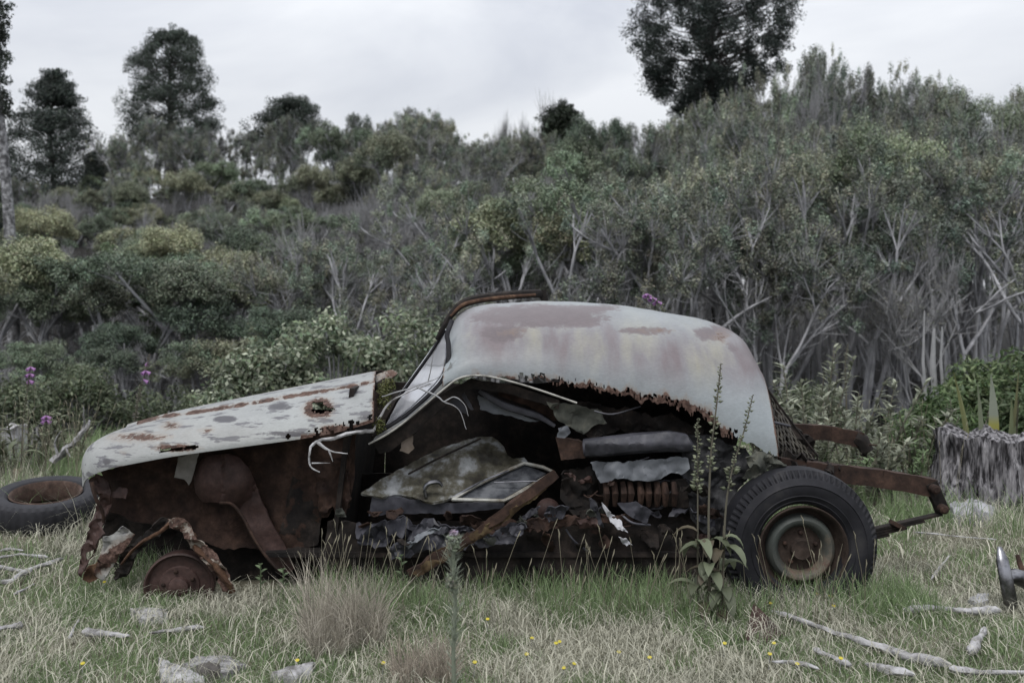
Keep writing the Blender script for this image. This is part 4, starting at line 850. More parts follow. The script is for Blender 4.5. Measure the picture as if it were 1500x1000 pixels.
# ---- torn scraps, hoses and rods heaped between the sill and the seat
rk = random.Random(31)
for k in range(46):
    cx = rk.uniform(500, 1040); cy = rk.uniform(748, 800) if k % 3 else rk.uniform(690, 760)
    if cx < 830 and cy < 748: cx += 330
    n = rk.randint(5, 8); sx = rk.uniform(8, 24); sy = rk.uniform(4, 12); tl = rk.uniform(-.6, .6); ol = []
    for i in range(n):
        a_ = i/n*6.283; q = rk.uniform(.55, 1.15); x_ = math.cos(a_)*sx*q; y_ = math.sin(a_)*sy*q; ol.append((cx+x_*math.cos(tl)-y_*math.sin(tl), cy+x_*math.sin(tl)+y_*math.cos(tl)))
    sl = rk.uniform(-.006, .006); y0 = rk.uniform(4.92, 5.03)
    sheet('torn_scrap', ol, lambda x, y: y0+sl*(y-cy), M[rk.choice(('rust', 'rust_dark', 'grey_vinyl', 'torn_lining', 'rust_red', 'dark_trim', 'rust'))], car, 3.5, .004, 2, .05, 14)
for k in range(16):
    x = rk.uniform(600, 1040); y = rk.uniform(600, 770)
    if 620 < x < 830 and y < 750: y = rk.uniform(750, 790)
    ln = rk.uniform(20, 70); a_ = rk.uniform(-.7, .9); Y0 = rk.uniform(4.95, 5.1); r = rk.uniform(.002, .006)
    px_tube('hanging_wire', [(x, y, Y0), (x+ln*.4*math.cos(a_), y+ln*.4*math.sin(a_)+rk.uniform(0, 8), Y0-.02), (x+ln*math.cos(a_), y+ln*math.sin(a_), Y0+.02)], [r, r, r], M[rk.choice(('rust', 'dark_trim', 'grey_vinyl', 'rust_dark'))], None, 5)
# ---- moss cushion on the scuttle
mb = MB(); rs = np.random.default_rng(6)
for q in ((563, 585, 5.0, .035), (561, 572, 5.05, .03), (556, 622, 4.93, .025), (570, 563, 5.1, .03)):
    leaves(mb, P(*q[:3]), 260, (q[3], q[3], q[3]*1.3), .018, (.07, .075, .022), rs=rs)
tag(mb.build('moss', M['leaf'], None, True, False, 0), 'yellow-green moss on the scuttle beside the windscreen', 'moss', None, 'stuff')
# ------------------------------------------------------------------ loose tyre on the left
lt = thing('loose_wheel', GY(66, 6.55, .0), 'loose tyre with rusty rim lying flat in the grass left of the car', 'tyre')
ax = Vector((.04, -.16, 1)).normalized(); lc = P(68, 737, 6.55)
mb = MB(); mb.lathe([(.215, -.05), (.222, .06), (.245, .082), (.28, .09), (.315, .084), (.338, .066), (.347, .04), (.35, 0), (.347, -.04), (.335, -.07), (.30, -.088), (.25, -.08), (.215, -.05)], lc, -ax, 160, None, lambda r, h, th: (np.where((r > .336) & (np.arange(len(th)) % 4 < 2)[None], r-.007, r), -h))
mb.build('tyre', M['rubber_old'], lt, sharp=30)
mb = MB(); mb.lathe([(.224, .075), (.218, .082), (.208, .074), (.198, .045), (.19, .0), (.196, -.045), (.215, -.06)], lc, ax, 56); mb.build('rim', rust_mat('old_rim', (.03, .02, .015), (.07, .045, .035), (.12, .09, .075)), lt)
# ------------------------------------------------------------------ wood on the ground
def stick(name, pts, rad, label, group='bleached driftwood in the grass', mat='wood', k=10, wob=.24, flat=.8, dz=.6, end=None):
    """pts: photo pixels of the stick's axis; each lies on the ground"""
    P3 = [G(*p, .03+dz*rad) for p in pts]; V = []
    out = []
    for a, b_ in zip(P3[:-1], P3[1:]):
        for t in range(8): out.append(a.lerp(b_, t/8))
    out.append(P3[-1]); n = len(out)
    out = [p+Vector((0, .45*rad*nz(p*4+Vector((1, 2, 3)), 1.5), .35*rad*nz(p*5, 1.7))) for p in out]
    t = np.linspace(0, 1, n); rr = rad*(.75+.25*np.sin(t*5+pts[0][0]))*np.clip(np.minimum(t, 1-t)*9+.35, 0, 1)
    mb = MB(); mb.tube(out, rr, k, True, None, flat, wob); o = mb.build(name, M[mat], None, sharp=50)
    return tag(o, label, 'wood', group)
M['wood_grey'] = patch_mat('grey_split_wood', [(.32, (.07, .067, .066)), (.5, (.19, .185, .185)), (.68, (.34, .335, .34))], 14, .9, .7, 60, (1, 3, 3))
def chunk(name, ol, hgt, label, mat='wood_grey', group='bleached driftwood in the grass', cat='wood'):
    """a flat splintered slab: its outline on the ground seen in the photo, raised by hgt"""
    o2 = resample(ol, 4, 1.5); ctr = sum((Vector(p) for p in ol), Vector((0, 0)))/len(ol); n = len(o2); V = []
    cg = G(ctr.x, ctr.y)
    for fr_, hh in ((1.0, -.02), (1.0, .022), (.96, .026+hgt*.6), (.7, .026+hgt*.8), (.4, .026+hgt), (.15, .026+hgt*.9)):
        for q in o2:
            g_ = G(q.x, q.y); g_ = cg.lerp(g_, fr_); V.append((g_.x, g_.y, g_.z+hh+.45*hgt*nz((g_.x*9, g_.y*30, 2), 1.5, 4)*(hh > 0)))
    f = [(r_*n+i, r_*n+(i+1) % n, (r_+1)*n+(i+1) % n, (r_+1)*n+i) for r_ in range(5) for i in range(n)]; f.append(tuple(range(5*n, 6*n)))
    o = make(name, V, f, M[mat], None, None, None, True, 60); return tag(o, label, cat, group)
stick('driftwood_branch', [(1128, 907), (1185, 925), (1260, 952), (1330, 972), (1394, 986)], .026, 'long bleached branch running down right below the rear wheel')
stick('driftwood_branch', [(1322, 911), (1380, 908), (1420, 911), (1466, 908)], .026, 'pale knotted log right of the long branch')
stick('driftwood_stick', [(1421, 968), (1442, 937)], .026, 'short pale stick with a dark broken end, upright in the picture')
stick('driftwood_stick', [(1364, 856), (1392, 822)], .010, 'thin white stick right of the rear tyre')
stick('driftwood_stick', [(1390, 990), (1440, 994), (1520, 998)], .020, 'pale stick along the bottom right picture edge')
stick('driftwood_stick', [(1190, 964), (1220, 978), (1246, 990)], .018, 'weathered stick lying left below the long branch')
stick('driftwood_stick', [(1130, 984), (1175, 988), (1200, 995)], .012, 'thin pale stick near the bottom picture edge')
stick('driftwood_stick', [(1268, 988), (1300, 996), (1340, 1003)], .022, 'broken grey stick at the bottom below the long branch')
stick('driftwood_stick', [(1340, 786), (1400, 793), (1460, 799)], .008, 'long thin grey stick behind the chrome bumper')
stick('driftwood_stick', [(120, 941), (150, 944), (190, 948)], .022, 'rounded pale stick under the front of the car')
stick('driftwood_stick', [(218, 943), (260, 938), (299, 933)], .014, 'thin pale stick right of the rounded one')
stick('driftwood_stick', [(102, 946), (108, 930), (116, 918)], .008, 'small white splinter left of the rounded stick')
stick('driftwood_stick', [(-10, 931), (12, 928), (33, 924)], .020, 'pale stick end at the left picture edge')
stick('driftwood_stick', [(-10, 838), (40, 845), (92, 830)], .020, 'longest pale stick of the heap at the left edge')
stick('driftwood_stick', [(-10, 862), (18, 858), (45, 845)], .024, 'thick pale stick lowest in the heap at the left edge')
stick('driftwood_stick', [(-10, 826), (30, 822), (70, 826)], .014, 'thin grey stick topmost in the heap at the left edge')
stick('driftwood_stick', [(0, 815), (16, 813), (34, 817)], .012, 'short grey stick behind the heap at the left edge')
stick('driftwood_stick', [(20, 876), (38, 868), (50, 862)], .010, 'thin straw-coloured stick in front of the left heap')
chunk('driftwood_slab', [(189, 904), (215, 902), (246, 904), (246, 915), (225, 918), (205, 922), (203, 912)], .012, 'small flat pale wood slab in front of the brake drum', 'wood')
chunk('driftwood_slab', [(232, 976), (262, 988), (300, 1000), (300, 1012), (240, 1010), (231, 990)], .012, 'pale pointed wood slab at the bottom left picture edge', 'wood')
chunk('driftwood_slab', [(266, 986), (290, 974), (330, 972), (362, 982), (345, 990), (330, 1000), (300, 998)], .016, 'grey weathered root slab with a dark hollow at the bottom left')
chunk('driftwood_slab', [(396, 1000), (430, 988), (462, 979), (458, 990), (430, 1002)], .03, 'grey strip of bark right of the root slab', 'wood')
chunk('dark_hollow', [(285, 993), (305, 988), (325, 990), (322, 1000), (292, 1003)], .03, 'small dark piece marking the hollow of the root slab', 'wood_dark')  # dark piece laid on the slab where its hollow is
chunk('stone', [(1418, 884), (1432, 874), (1448, 874), (1448, 884), (1432, 890)], .012, 'small flat grey stone left of the chrome bumper', 'bark', None, 'stone')
chunk('stone', [(1418, 738), (1432, 734), (1442, 738), (1436, 744)], .012, 'pale flat stone in front of the grey stump', 'bark', None, 'stone')
# grey clod and broken wood before the stump
chunk('wood_clod', [(1388, 765), (1410, 755), (1440, 752), (1460, 760), (1440, 775), (1400, 776)], .09, 'grey crumbling clod in the grass below the stump', 'bark', None, 'clod')
# rusty plate
p = [G(1090, 946, .02), G(1118, 950, .01), G(1150, 934, .02), G(1104, 914, .10)]
mb = MB(); V = p+[q+Vector((0, .008, -.008)) for q in p]; mb.add([tuple(v) for v in V], [(0, 1, 2, 3), (7, 6, 5, 4), (0, 4, 5, 1), (1, 5, 6, 2), (2, 6, 7, 3), (3, 7, 4, 0)])
tag(mb.build('rusty_plate', M['rust_red'], None, smooth=False), 'small rusty metal plate in the grass before the rear wheel', 'metal plate')
# chrome bumper at the right edge
bp = thing('chrome_bumper', G(1490, 892), 'chrome bumper with overrider at the right picture edge', 'bumper')
mb = MB(); mb.tube([P(1464, 801, 4.78), P(1468, 820, 4.74), P(1474, 850, 4.72), P(1480, 880, 4.72), P(1484, 892, 4.73)], [.012, .03, .034, .034, .022], 12, True, None, .6); mb.build('overrider', M['chrome'], bp)
mb = MB(); mb.tube([P(1476, 846, 4.78), P(1486, 843, 4.8), P(1504, 850, 4.82), P(1560, 854, 4.86), P(1640, 852, 4.95)], [.03, .045, .055, .055, .05], 12, True, None, .8); mb.build('bar', M['chrome'], bp)
mb = MB(); mb.tube([P(1490, 812, 4.95), P(1494, 826, 4.93), P(1500, 842, 4.9)], [.01, .014, .012], 8); mb.build('bracket', M['rust'], bp)
# ------------------------------------------------------------------ stumps
def stump(name, px0, px1, top, bot, label, n=90, seed=2, mats=('bark',), tilt=0.0, deep=.08):
    Y = CH*F/(bot-HZ); m_ = Y/F; c = GY((px0+px1)/2, Y+(px1-px0)*m_*.4); r = (px1-px0)*m_/2; H = (bot-top)*m_
    V = []; rows_ = 14; 
    for j in range(rows_+1):
        t = j/rows_; z = -.05+t*(H+.05)
        for i in range(n):
            a = i/n*2*math.pi; g = .6*abs(mnoise.noise(Vector((math.cos(a)*9, math.sin(a)*9, seed+t*.8))))+.5*abs(mnoise.noise(Vector((math.cos(a)*26, math.sin(a)*26, seed+t*1.2))))
            rr = r*(1+.30*(1-t)**2.5*(1+.8*math.sin(a*5+seed))-deep*2.2*g+.05*math.sin(a*3+seed)); zt = z+(tilt*math.cos(a)+.10*mnoise.noise(Vector((math.cos(a)*3, math.sin(a)*3, 9.0)))+.03*mnoise.noise(Vector((math.cos(a)*14, math.sin(a)*14, 4.0))))*H*t
            rr *= 1+.07*mnoise.noise(Vector((math.cos(a)*6, math.sin(a)*6, t*5+seed))); V.append((c.x+math.cos(a)*rr, c.y+math.sin(a)*rr*.8, c.z+zt))
    q = [(j*n+i, j*n+(i+1) % n, (j+1)*n+(i+1) % n, (j+1)*n+i) for j in range(rows_) for i in range(n)]
    b0 = len(V); V.append((c.x, c.y, c.z+H*.72)); tr = [(rows_*n+i, rows_*n+(i+1) % n, b0) for i in range(n)]
    return tag(make(name, V, q+tr, M[mats[0]], None, None, None, True, 60), label, 'stump')
M['stump'] = patch_mat('weathered_stump', [(.40, (.012, .011, .012)), (.47, (.07, .067, .072)), (.56, (.19, .183, .192)), (.66, (.3, .29, .3))], 5, .95, 1.0, 14, (7, 7, 1.1))
stump('tree_stump', 1366, 1560, 648, 752, 'large grey furrowed tree stump at the right', 300, 2, ('stump',), -.04, .085)
stump('tree_stump', -50, 38, 632, 690, 'pale smooth stump top at the left edge beyond the loose tyre', 60, 5, ('wood',), .1, .03)
stump('tree_stump', 34, 64, 640, 690, 'small grey splintered stump beside the pale one', 50, 8, ('stump',), .5, .12)
stick('weathered_log', [(1290, 712), (1312, 704), (1340, 706), (1366, 712)], .07, 'short weathered log left of the big stump', None, 'bark')
# bleached branch standing in the grass on the left
def branch(name, segs, rads, mat, label, cat='branch', group=None):
    mb = MB()
    for pts, r in zip(segs, rads):
        w_ = crom([P(*p) for p in pts])
        w_ = [p_+Vector((nz(p_*9, 1), nz(p_*9+Vector((3, 3, 3)), 1), nz(p_*8, 1)))*r*1.0 for p_ in w_]
        mb.tube(w_, np.linspace(r, r*.28, len(w_)), 6, True, None, 1, .25)
    return tag(mb.build(name, M[mat], None, sharp=50), label, cat, group)
branch('bleached_branch', [[(78, 676, 7.6), (95, 655, 7.6), (115, 640, 7.6), (132, 622, 7.6), (138, 614, 7.6)], [(112, 642, 7.6), (124, 622, 7.6), (120, 598, 7.5)], [(84, 668, 7.6), (80, 650, 7.6), (88, 632, 7.55)], [(96, 654, 7.6), (104, 668, 7.55)]], [.03, .014, .012, .012], 'wood', 'forked white dead branch standing in the long grass at the left')
branch('bleached_branch', [[(548, 628, 4.9), (520, 632, 4.86), (490, 640, 4.82), (462, 645, 4.8), (454, 660, 4.78), (456, 682, 4.78), (470, 692, 4.78)], [(464, 645, 4.8), (482, 660, 4.78), (508, 665, 4.76)], [(482, 660, 4.78), (488, 676, 4.77)], [(458, 678, 4.78), (484, 678, 4.76)], [(548, 628, 4.9), (556, 610, 4.95), (570, 590, 4.96), (600, 574, 4.94), (632, 562, 4.92)]], [.011, .008, .006, .0045, .008], 'wood', 'white twisted branch caught under the windscreen corner', 'branch')
branch('dead_twig', [[(612, 567, 4.9), (640, 580, 4.86), (650, 588, 4.85), (672, 600, 4.84), (683, 628, 4.84)], [(650, 588, 4.85), (665, 582, 4.85), (680, 592, 4.84), (686, 608, 4.84)], [(560, 580, 4.9), (590, 572, 4.9), (625, 560, 4.9), (645, 550, 4.88), (668, 528, 4.86)], [(628, 558, 4.9), (633, 530, 4.88), (636, 514, 4.88)]], [.005, .004, .004, .003], 'twig', 'thin grey twig lying across the windscreen', 'twig')
# bare poles on the right
for px, t0, b0_, lab in ((1353, 455, 600, 'leftmost thin bare pole beyond the ferny bush'), (1367, 480, 600, 'thickest pale bare pole beyond the ferny bush'), (1379, 478, 590, 'thin bare pole with lichen nearest the flax leaves')):
    b_ = GY(px+2, 10.2); mb = MB(); r = .035 if px == 1367 else .02
    mb.tube([b_, P(px+3, 580, 10.2), P(px-1, 530, 10.2), P(px+1, t0, 10.2)], [r, r*.9, r*.8, r*.4], 7, True, None, 1, .12); tag(mb.build('bare_pole', M['twig'], None), lab, 'dead stem', 'bare poles at the right')
# ------------------------------------------------------------------ herbs
def blade_leaf(mb, base, d, ln, wd, c, droop=.5, n=6, cup=.15, rs=rnd):
    d = Vector(d).normalized(); side = d.cross(Vector((0, 0, 1)))
    if side.length < 1e-3: side = Vector((1, 0, 0))
    side.normalize(); p = Vector(base); V = []; step = ln/n; dd = d.copy()
    for i in range(n+1):
        t = i/n; wv = wd*math.sin(math.pi*min(1, .12+t*.88))**.8*(1 if t < 1 else .05); nn = side.cross(dd)
        V += [p-side*wv/2+nn*cup*wv, p, p+side*wv/2+nn*cup*wv]; p = p+dd*step; dd = (dd+Vector((0, 0, -droop*.35))).normalized()
    Q = []
    for i in range(n): a = i*3; Q += [(a, a+1, a+4, a+3), (a+1, a+2, a+5, a+4)]
    mb.add([tuple(v) for v in V], Q, None, c)
def foxglove(base, stems, label, flower=None, nleaf=8, pods=True, leafz=.35, lsize=.16, group='foxgloves', cols_=((.15, .17, .11), (.26, .27, .19))):
    o = thing('foxglove', base, label, 'foxglove', group); rs = random.Random(int(abs(base[0]*1000)))
    st = MB(); pd = MB(); fl = MB()
    for pts, r, f0 in stems:
        w_ = [Vector(p) for p in pts]; w_ = [a.lerp(b_, t/5) for a, b_ in zip(w_[:-1], w_[1:]) for t in range(5)]+[w_[-1]]
        w_ = crom(pts); st.tube(w_, np.linspace(r*.6, r*.22, len(w_)), 6, True, (.14, .13, .10))
        L_ = len(w_)
        for k in range(95):
            t = f0+(1-f0)*k/95; i = min(L_-2, int(t*(L_-1))); p = w_[i].lerp(w_[i+1], t*(L_-1)-i); a = k*2.4
            dr = Vector((math.cos(a), math.sin(a), .35)); s_ = .0105*(1.2-.75*(t-f0)/(1-f0))*rs.uniform(.5, 1.3)
            if rs.random() < .25: continue
            a += rs.uniform(-.8, .8)
            dr = Vector((math.cos(a), math.sin(a), rs.uniform(.1, .7)))
            q = p+dr*s_*1.5
            c = Vector(cols_[0]).lerp(Vector(cols_[1]), rs.random())*rs.uniform(.7, 1.3)
            e1 = dr.normalized()*s_*1.1; e2 = dr.cross(Vector((0, 0, 1))).normalized()*s_*.75; e3 = e1.cross(e2).normalized()*s_*.75
            pd.add([tuple(q-e1), tuple(q+e2), tuple(q+e3), tuple(q-e2), tuple(q-e3), tuple(q+e1*1.5)], None, [(0, 2, 1), (0, 3, 2), (0, 4, 3), (0, 1, 4), (5, 1, 2), (5, 2, 3), (5, 3, 4), (5, 4, 1)], tuple(c))
        if flower:
            for k in range(flower):
                t = .84+.14*k/flower if flower < 12 else .8+.18*k/flower; i = min(L_-2, int(t*(L_-1))); p = w_[i]; a = k*2.1
                dr = Vector((math.cos(a), math.sin(a), -.7)).normalized(); s_ = .04
                fl.lathe([(.004, 0), (.009, s_*.3), (.011, s_*.7), (.016, s_)], p, dr, 7, (.36, .19, .40))
    st.build('stem', M['herb'], o, True); 
    if pods: pd.build('seed_capsules', M['herb'], o, True, False, 0)
    if flower: fl.build('flowers', M['herb'], o, True)
    w0 = Vector(base)
    for k in range(nleaf):
        a = rs.uniform(0, 6.28); z = rs.uniform(.02, leafz); mb = MB(); c = Vector((.15, .17, .11))*rs.uniform(.6, 1.3)
        if rs.random() < .3: c = Vector((.14, .12, .085))*rs.uniform(.7, 1.1)
        i = min(len(stems)-1, k % len(stems)); b_ = Vector(stems[i][0][0])+Vector((0, 0, z))
        blade_leaf(mb, b_, (math.cos(a), math.sin(a)-.3, rs.uniform(.3, 1.0)), lsize*rs.uniform(.6, 1.2), lsize*.32, tuple(c), rs.uniform(.7, 1.6)); mb.build('leaf', M['herb'], o, True)
    return o
fb = GY(1040, 4.62)
foxglove(fb, [([GY(1040, 4.62), P(1038, 760, 4.62), P(1042, 660, 4.62), P(1050, 590, 4.62), P(1056, 532, 4.62)], .011, .42), ([GY(1058, 4.6), P(1062, 760, 4.6), P(1072, 690, 4.6), P(1090, 630, 4.6), P(1103, 578, 4.6)], .010, .38), ([GY(1022, 4.66), P(1022, 760, 4.66), P(1022, 690, 4.66), P(1022, 612, 4.66)], .008, .5)],
         'tall green foxglove seed stems with drooping leaves before the rear wheel', None, 34, True, .40, .17)
foxglove(GY(30, 7.9), [([GY(30, 7.9), P(34, 620, 7.9), P(40, 575, 7.9), P(46, 528, 7.9)], .012, .35)], 'foxglove with purple bells highest at the left edge', 10, 5, True, .4, .2)
foxglove(GY(190, 7.6), [([GY(190, 7.6), P(194, 640, 7.6), P(204, 580, 7.6), P(220, 518, 7.6)], .012, .45)], 'leaning foxglove with a few purple bells above the car nose', 5, 4, True, .4, .2, cols_=((.13, .12, .1), (.17, .155, .13)))
foxglove(GY(1000, 7.6), [([GY(1000, 7.6), P(995, 560, 7.6), P(975, 460, 7.6), P(940, 424, 7.6)], .012, .55)], 'foxglove tip with purple bells showing over the car roof', 9, 3, True, .4, .2)
foxglove(GY(66, 7.4), [([GY(66, 7.4), P(67, 640, 7.4), P(68, 602, 7.4)], .008, .5)], 'small foxglove with purple bells low in the grass at the left', 6, 3, True, .3, .15)
foxglove(GY(1240, 8.4), [([GY(1240, 8.4), P(1240, 600, 8.4), P(1238, 540, 8.4), P(1242, 503, 8.4)], .016, .45)], 'grey-green mullein-like spike among the weeds behind the chassis', None, 8, True, .5, .22, cols_=((.11, .115, .085), (.16, .165, .13)))
# thistle close to the camera
tb = GY(667, 3.25); th = thing('thistle', tb, 'tall grey-green thistle out of focus in front of the sill', 'thistle')
mb = MB(); sp = [tb, P(664, 950, 3.25), P(667, 880, 3.25), P(664, 830, 3.25), P(665, 792, 3.25)]; mb.tube(sp, [.007, .0065, .006, .006, .006], 8, True, (.22, .25, .19)); mb.build('stem', M['herb'], th, True)
mb = MB(); rs2 = random.Random(3)
for k in range(420):
    t = rs2.random(); i = min(3, int(t*4)); p = sp[i].lerp(sp[i+1], t*4-i); a = rs2.uniform(0, 6.28)
    blade_leaf(mb, p, (math.cos(a), math.sin(a), .9), rs2.uniform(.015, .06), .004, tuple(Vector((.24, .27, .21))*rs2.uniform(.7, 1.3)), .2, 3)
mb.build('spiny_leaves', M['herb'], th, True)
mb = MB(); rs_np = np.random.default_rng(8); leaves(mb, P(665, 792, 3.25), 500, (.018, .018, .026), .018, (.24, .26, .2), rs=rs_np); leaves(mb, P(665, 780, 3.25), 120, (.012, .012, .008), .014, (.30, .24, .30), rs=rs_np)
leaves(mb, P(662, 850, 3.25), 240, (.016, .016, .022), .018, (.24, .26, .2), rs=rs_np); mb.build('flower_heads', M['herb'], th, True, False, 0)
# grey-green weeds behind the chassis
def weed(base, h, n, label, seed, c0=(.23, .245, .185), ln=.13, group='tall grey-green weeds behind the chassis', wd=.03, spread=.4):
    o = thing('leafy_weed', base, label, 'weed', group); rs = random.Random(seed); st = MB(); lf = MB()
    for s in range(n):
        a = rs.uniform(0, 6.28); l = rs.uniform(.1, 1)*spread; p0 = Vector(base)+Vector((math.cos(a)*.1, math.sin(a)*.1, -.02)); hh = h*rs.uniform(.65, 1.05)
        p1 = p0+Vector((math.cos(a)*l*.4, math.sin(a)*l*.3, hh*.55)); p2 = p0+Vector((math.cos(a)*l, math.sin(a)*l*.7, hh)); w_ = [p0.lerp(p1, t/5) for t in range(5)]+[p1.lerp(p2, t/5) for t in range(6)]
        st.tube(w_, np.linspace(.011, .004, 11), 5, False, (.15, .14, .11))
        for k in range(46):
            t = rs.uniform(.22, 1); i = min(9, int(t*10)); p = w_[i].lerp(w_[i+1], t*10-i); b_ = rs.uniform(0, 6.28)
            blade_leaf(lf, p, (math.cos(b_), math.sin(b_), rs.uniform(.2, 1.1)), ln*rs.uniform(.5, 1.2)*(1.2-.5*t), wd, tuple(Vector(c0)*rs.uniform(.6, 1.5)), .5, 3)
    st.build('stems', M['herb'], o, True); lf.build('foliage', M['herb'], o, True)
for i, (px, Y, top, lab) in enumerate(((1135, 7.5, 520, 'weed directly behind the torn roof edge'), (1185, 7.9, 492, 'tallest weed with pale leaf tips behind the chassis'), (1225, 7.3, 560, 'weed leaning over the far chassis rail'), (1275, 8.2, 560, 'bushy weed right of the seed spike'),
                                       (1310, 7.9, 590, 'low weed beside the ferny green bush'), (1165, 7.0, 580, 'short weed just beyond the wire mesh'), (1255, 7.0, 620, 'low weed beyond the end of the far rail'))):
    b_ = GY(px, Y); weed(b_, CH+(HZ-top)/F*Y-b_.z, 7, lab, 50+i)
for i, (px, Y, top, lab) in enumerate(((45, 8.3, 590, 'leafy weed around the left foxglove'), (100, 8.6, 600, 'leafy weed behind the forked white branch'), (10, 8.0, 610, 'leafy weed at the left edge beyond the pale stump'))):
    b_ = GY(px, Y); weed(b_, CH+(HZ-top)/F*Y-b_.z, 6, lab, 70+i, (.16, .175, .115), .11, 'weeds at the left')
for i, (px, Y, top, lab) in enumerate(((1350, 7.8, 600, 'ferny green weed at the left foot of the green bushes'), (1330, 7.3, 655, 'low green ferny weed left of the weathered log'), (1420, 7.9, 590, 'green weed between flax leaves and stump'), (1480, 8.0, 560, 'green weed behind the right of the stump'), (1210, 6.7, 650, 'small green weed between the two chassis rails'))):
    b_ = GY(px, Y); weed(b_, CH+(HZ-top)/F*Y-b_.z, 7, lab, 90+i, (.125, .175, .085), .09, 'green weeds at the right', .018, .3)
# flax
fx = GY(1440, 7.75); fo = thing('flax_plant', fx, 'flax with long sword leaves, one half yellow, behind the grey stump', 'flax')
for (bx, tx, ty, wd, c) in ((1448, 1452, 548, .09, (.20, .21, .15)), (1432, 1432, 562, .045, (.17, .19, .13)), (1424, 1397, 545, .045, (.17, .18, .08)), (1470, 1482, 585, .07, (.13, .15, .08)), (1462, 1492, 545, .035, (.12, .12, .06)), (1400, 1386, 612, .08, (.17, .17, .09))):
    mb = MB(); b_ = GY(bx, 7.75); t_ = P(tx, ty, 7.7); V = []; n = 12
    for i in range(n+1):
        t = i/n; p_ = b_.lerp(t_, t)+Vector((.02*math.sin(t*3), -.03*math.sin(t*math.pi), 0)); wv = wd*(.75+.35*math.sin(t*2.2))*(1-t**3.2)+.002
        V += [p_-Vector((wv/2, -.012, 0)), p_, p_+Vector((wv/2, .012, 0))]
    mb.add([tuple(v) for v in V], [q for i in range(n) for q in ((i*3, i*3+1, i*3+4, i*3+3), (i*3+1, i*3+2, i*3+5, i*3+4))], None, c)
    if wd == .09:
        mb.C[-1] = np.array([(.27, .26, .07) if i//3 < 8 else (.22, .24, .19) for i in range(3*(n+1))])
    lf = mb.build('leaf', M['herb'], fo, True); lf.data.transform(__import__('mathutils').Matrix.Identity(4))
# little broad-leaved seedlings at the sill
for px, py, lab in ((382, 835, 'small bright green seedling under the wheel-arch pressing'), (588, 822, 'small bright green seedling before the crumpled lining'), (415, 842, 'tiny green seedling right of the pressing foot')):
    b_ = GY(px, 4.78); o = thing('seedling', b_, lab, 'seedling', 'seedlings along the sill'); mb = MB(); tp = P(px, py-8, 4.78); mb.tube([b_, tp], [.004, .003], 5, False, (.1, .13, .07)); mb.build('stem', M['herb'], o, True)
    for k in range(6):
        mb = MB(); a = k*1.05+.3; blade_leaf(mb, b_.lerp(tp, .55+.09*k), (math.cos(a*2), math.sin(a*2), .7), .038, .024, tuple(Vector((.17, .22, .13))*(.7+.1*k)), .4, 4); mb.build('leaf', M['herb'], o, True)
# yellow flowers
rs3 = random.Random(12)
FL = [(152, 862), (434, 978), (770, 977), (840, 984), (778, 940), (813, 951), (818, 947), (713, 918), (950, 975), (1060, 958), (1092, 871), (1126, 975), (1166, 985), (1132, 957), (1220, 897), (1230, 983), (1196, 880), (1127, 895), (1215, 884), (694, 990), (824, 995), (120, 982), (560, 985), (905, 960)]
m_yel = patch_mat('yellow_petals', [(.3, (.36, .30, .03)), (.7, (.46, .39, .05))], 9)
for i, (px, py) in enumerate(FL):
    g_ = G(px, py+8); mb = MB(); o = thing('yellow_flower', g_, 'small yellow dandelion-like flower in the short grass', 'flower', 'yellow flowers scattered in the grass')
    hgt = rs3.uniform(.045, .07); mb.tube([g_, g_+Vector((.004, 0, hgt))], .0015, 4, False); mb.build('stem', M['twig'], o)
    mb = MB(); mb.lathe([(.0, .003), (.004, .005), (.009, .004), (.007, .0), (0, -.002)], g_+Vector((.004, 0, hgt)), (0, -.4, 1), 10); mb.build('petals', m_yel, o)
# ------------------------------------------------------------------ tussocks
def blades(n, xy, hgt, lean, wid, colr, var=.25, seg=3, seed=0, curl=1.0, dirs=None):
    """n grass blades as tapering bent strips; everything is an array of length n"""
    rs = np.random.default_rng(seed); a = rs.uniform(0, 2*np.pi, n) if dirs is None else dirs
    d = np.stack([np.cos(a), np.sin(a)], 1); b = rs.uniform(0, 2*np.pi, n); s = np.stack([np.cos(b), np.sin(b)*.35], 1)
    z0 = terr(xy[:, 0], xy[:, 1])-.01+np.where(lean > 1.2, rs.uniform(.01, .05, n), 0); V = np.zeros((n, seg*2+1, 3))
    for k in range(seg+1):
        t = k/seg; th = lean*(t**curl)
        c = np.stack([xy[:, 0]+d[:, 0]*hgt*np.sin(th)*t, xy[:, 1]+d[:, 1]*hgt*np.sin(th)*t, z0+hgt*np.cos(th)*t], 1)
        if k == seg: V[:, 2*seg] = c
        else:
            wv = (wid*(1-.55*t))[:, None]*.5; o_ = np.concatenate([s*wv, np.zeros((n, 1))], 1); V[:, 2*k] = c-o_; V[:, 2*k+1] = c+o_
    m_ = seg*2+1; base = np.arange(n)[:, None]*m_
    Q = np.concatenate([base+np.array([2*k, 2*k+1, 2*k+3, 2*k+2]) for k in range(seg-1)]) if seg > 1 else np.zeros((0, 4), int)
    T = base+np.array([2*seg-2, 2*seg-1, 2*seg])
    C = colr*(1+var*rs.uniform(-1, 1, (n, 1))); C = np.repeat(C, m_, 0)
    return V.reshape(-1, 3), Q, T, C
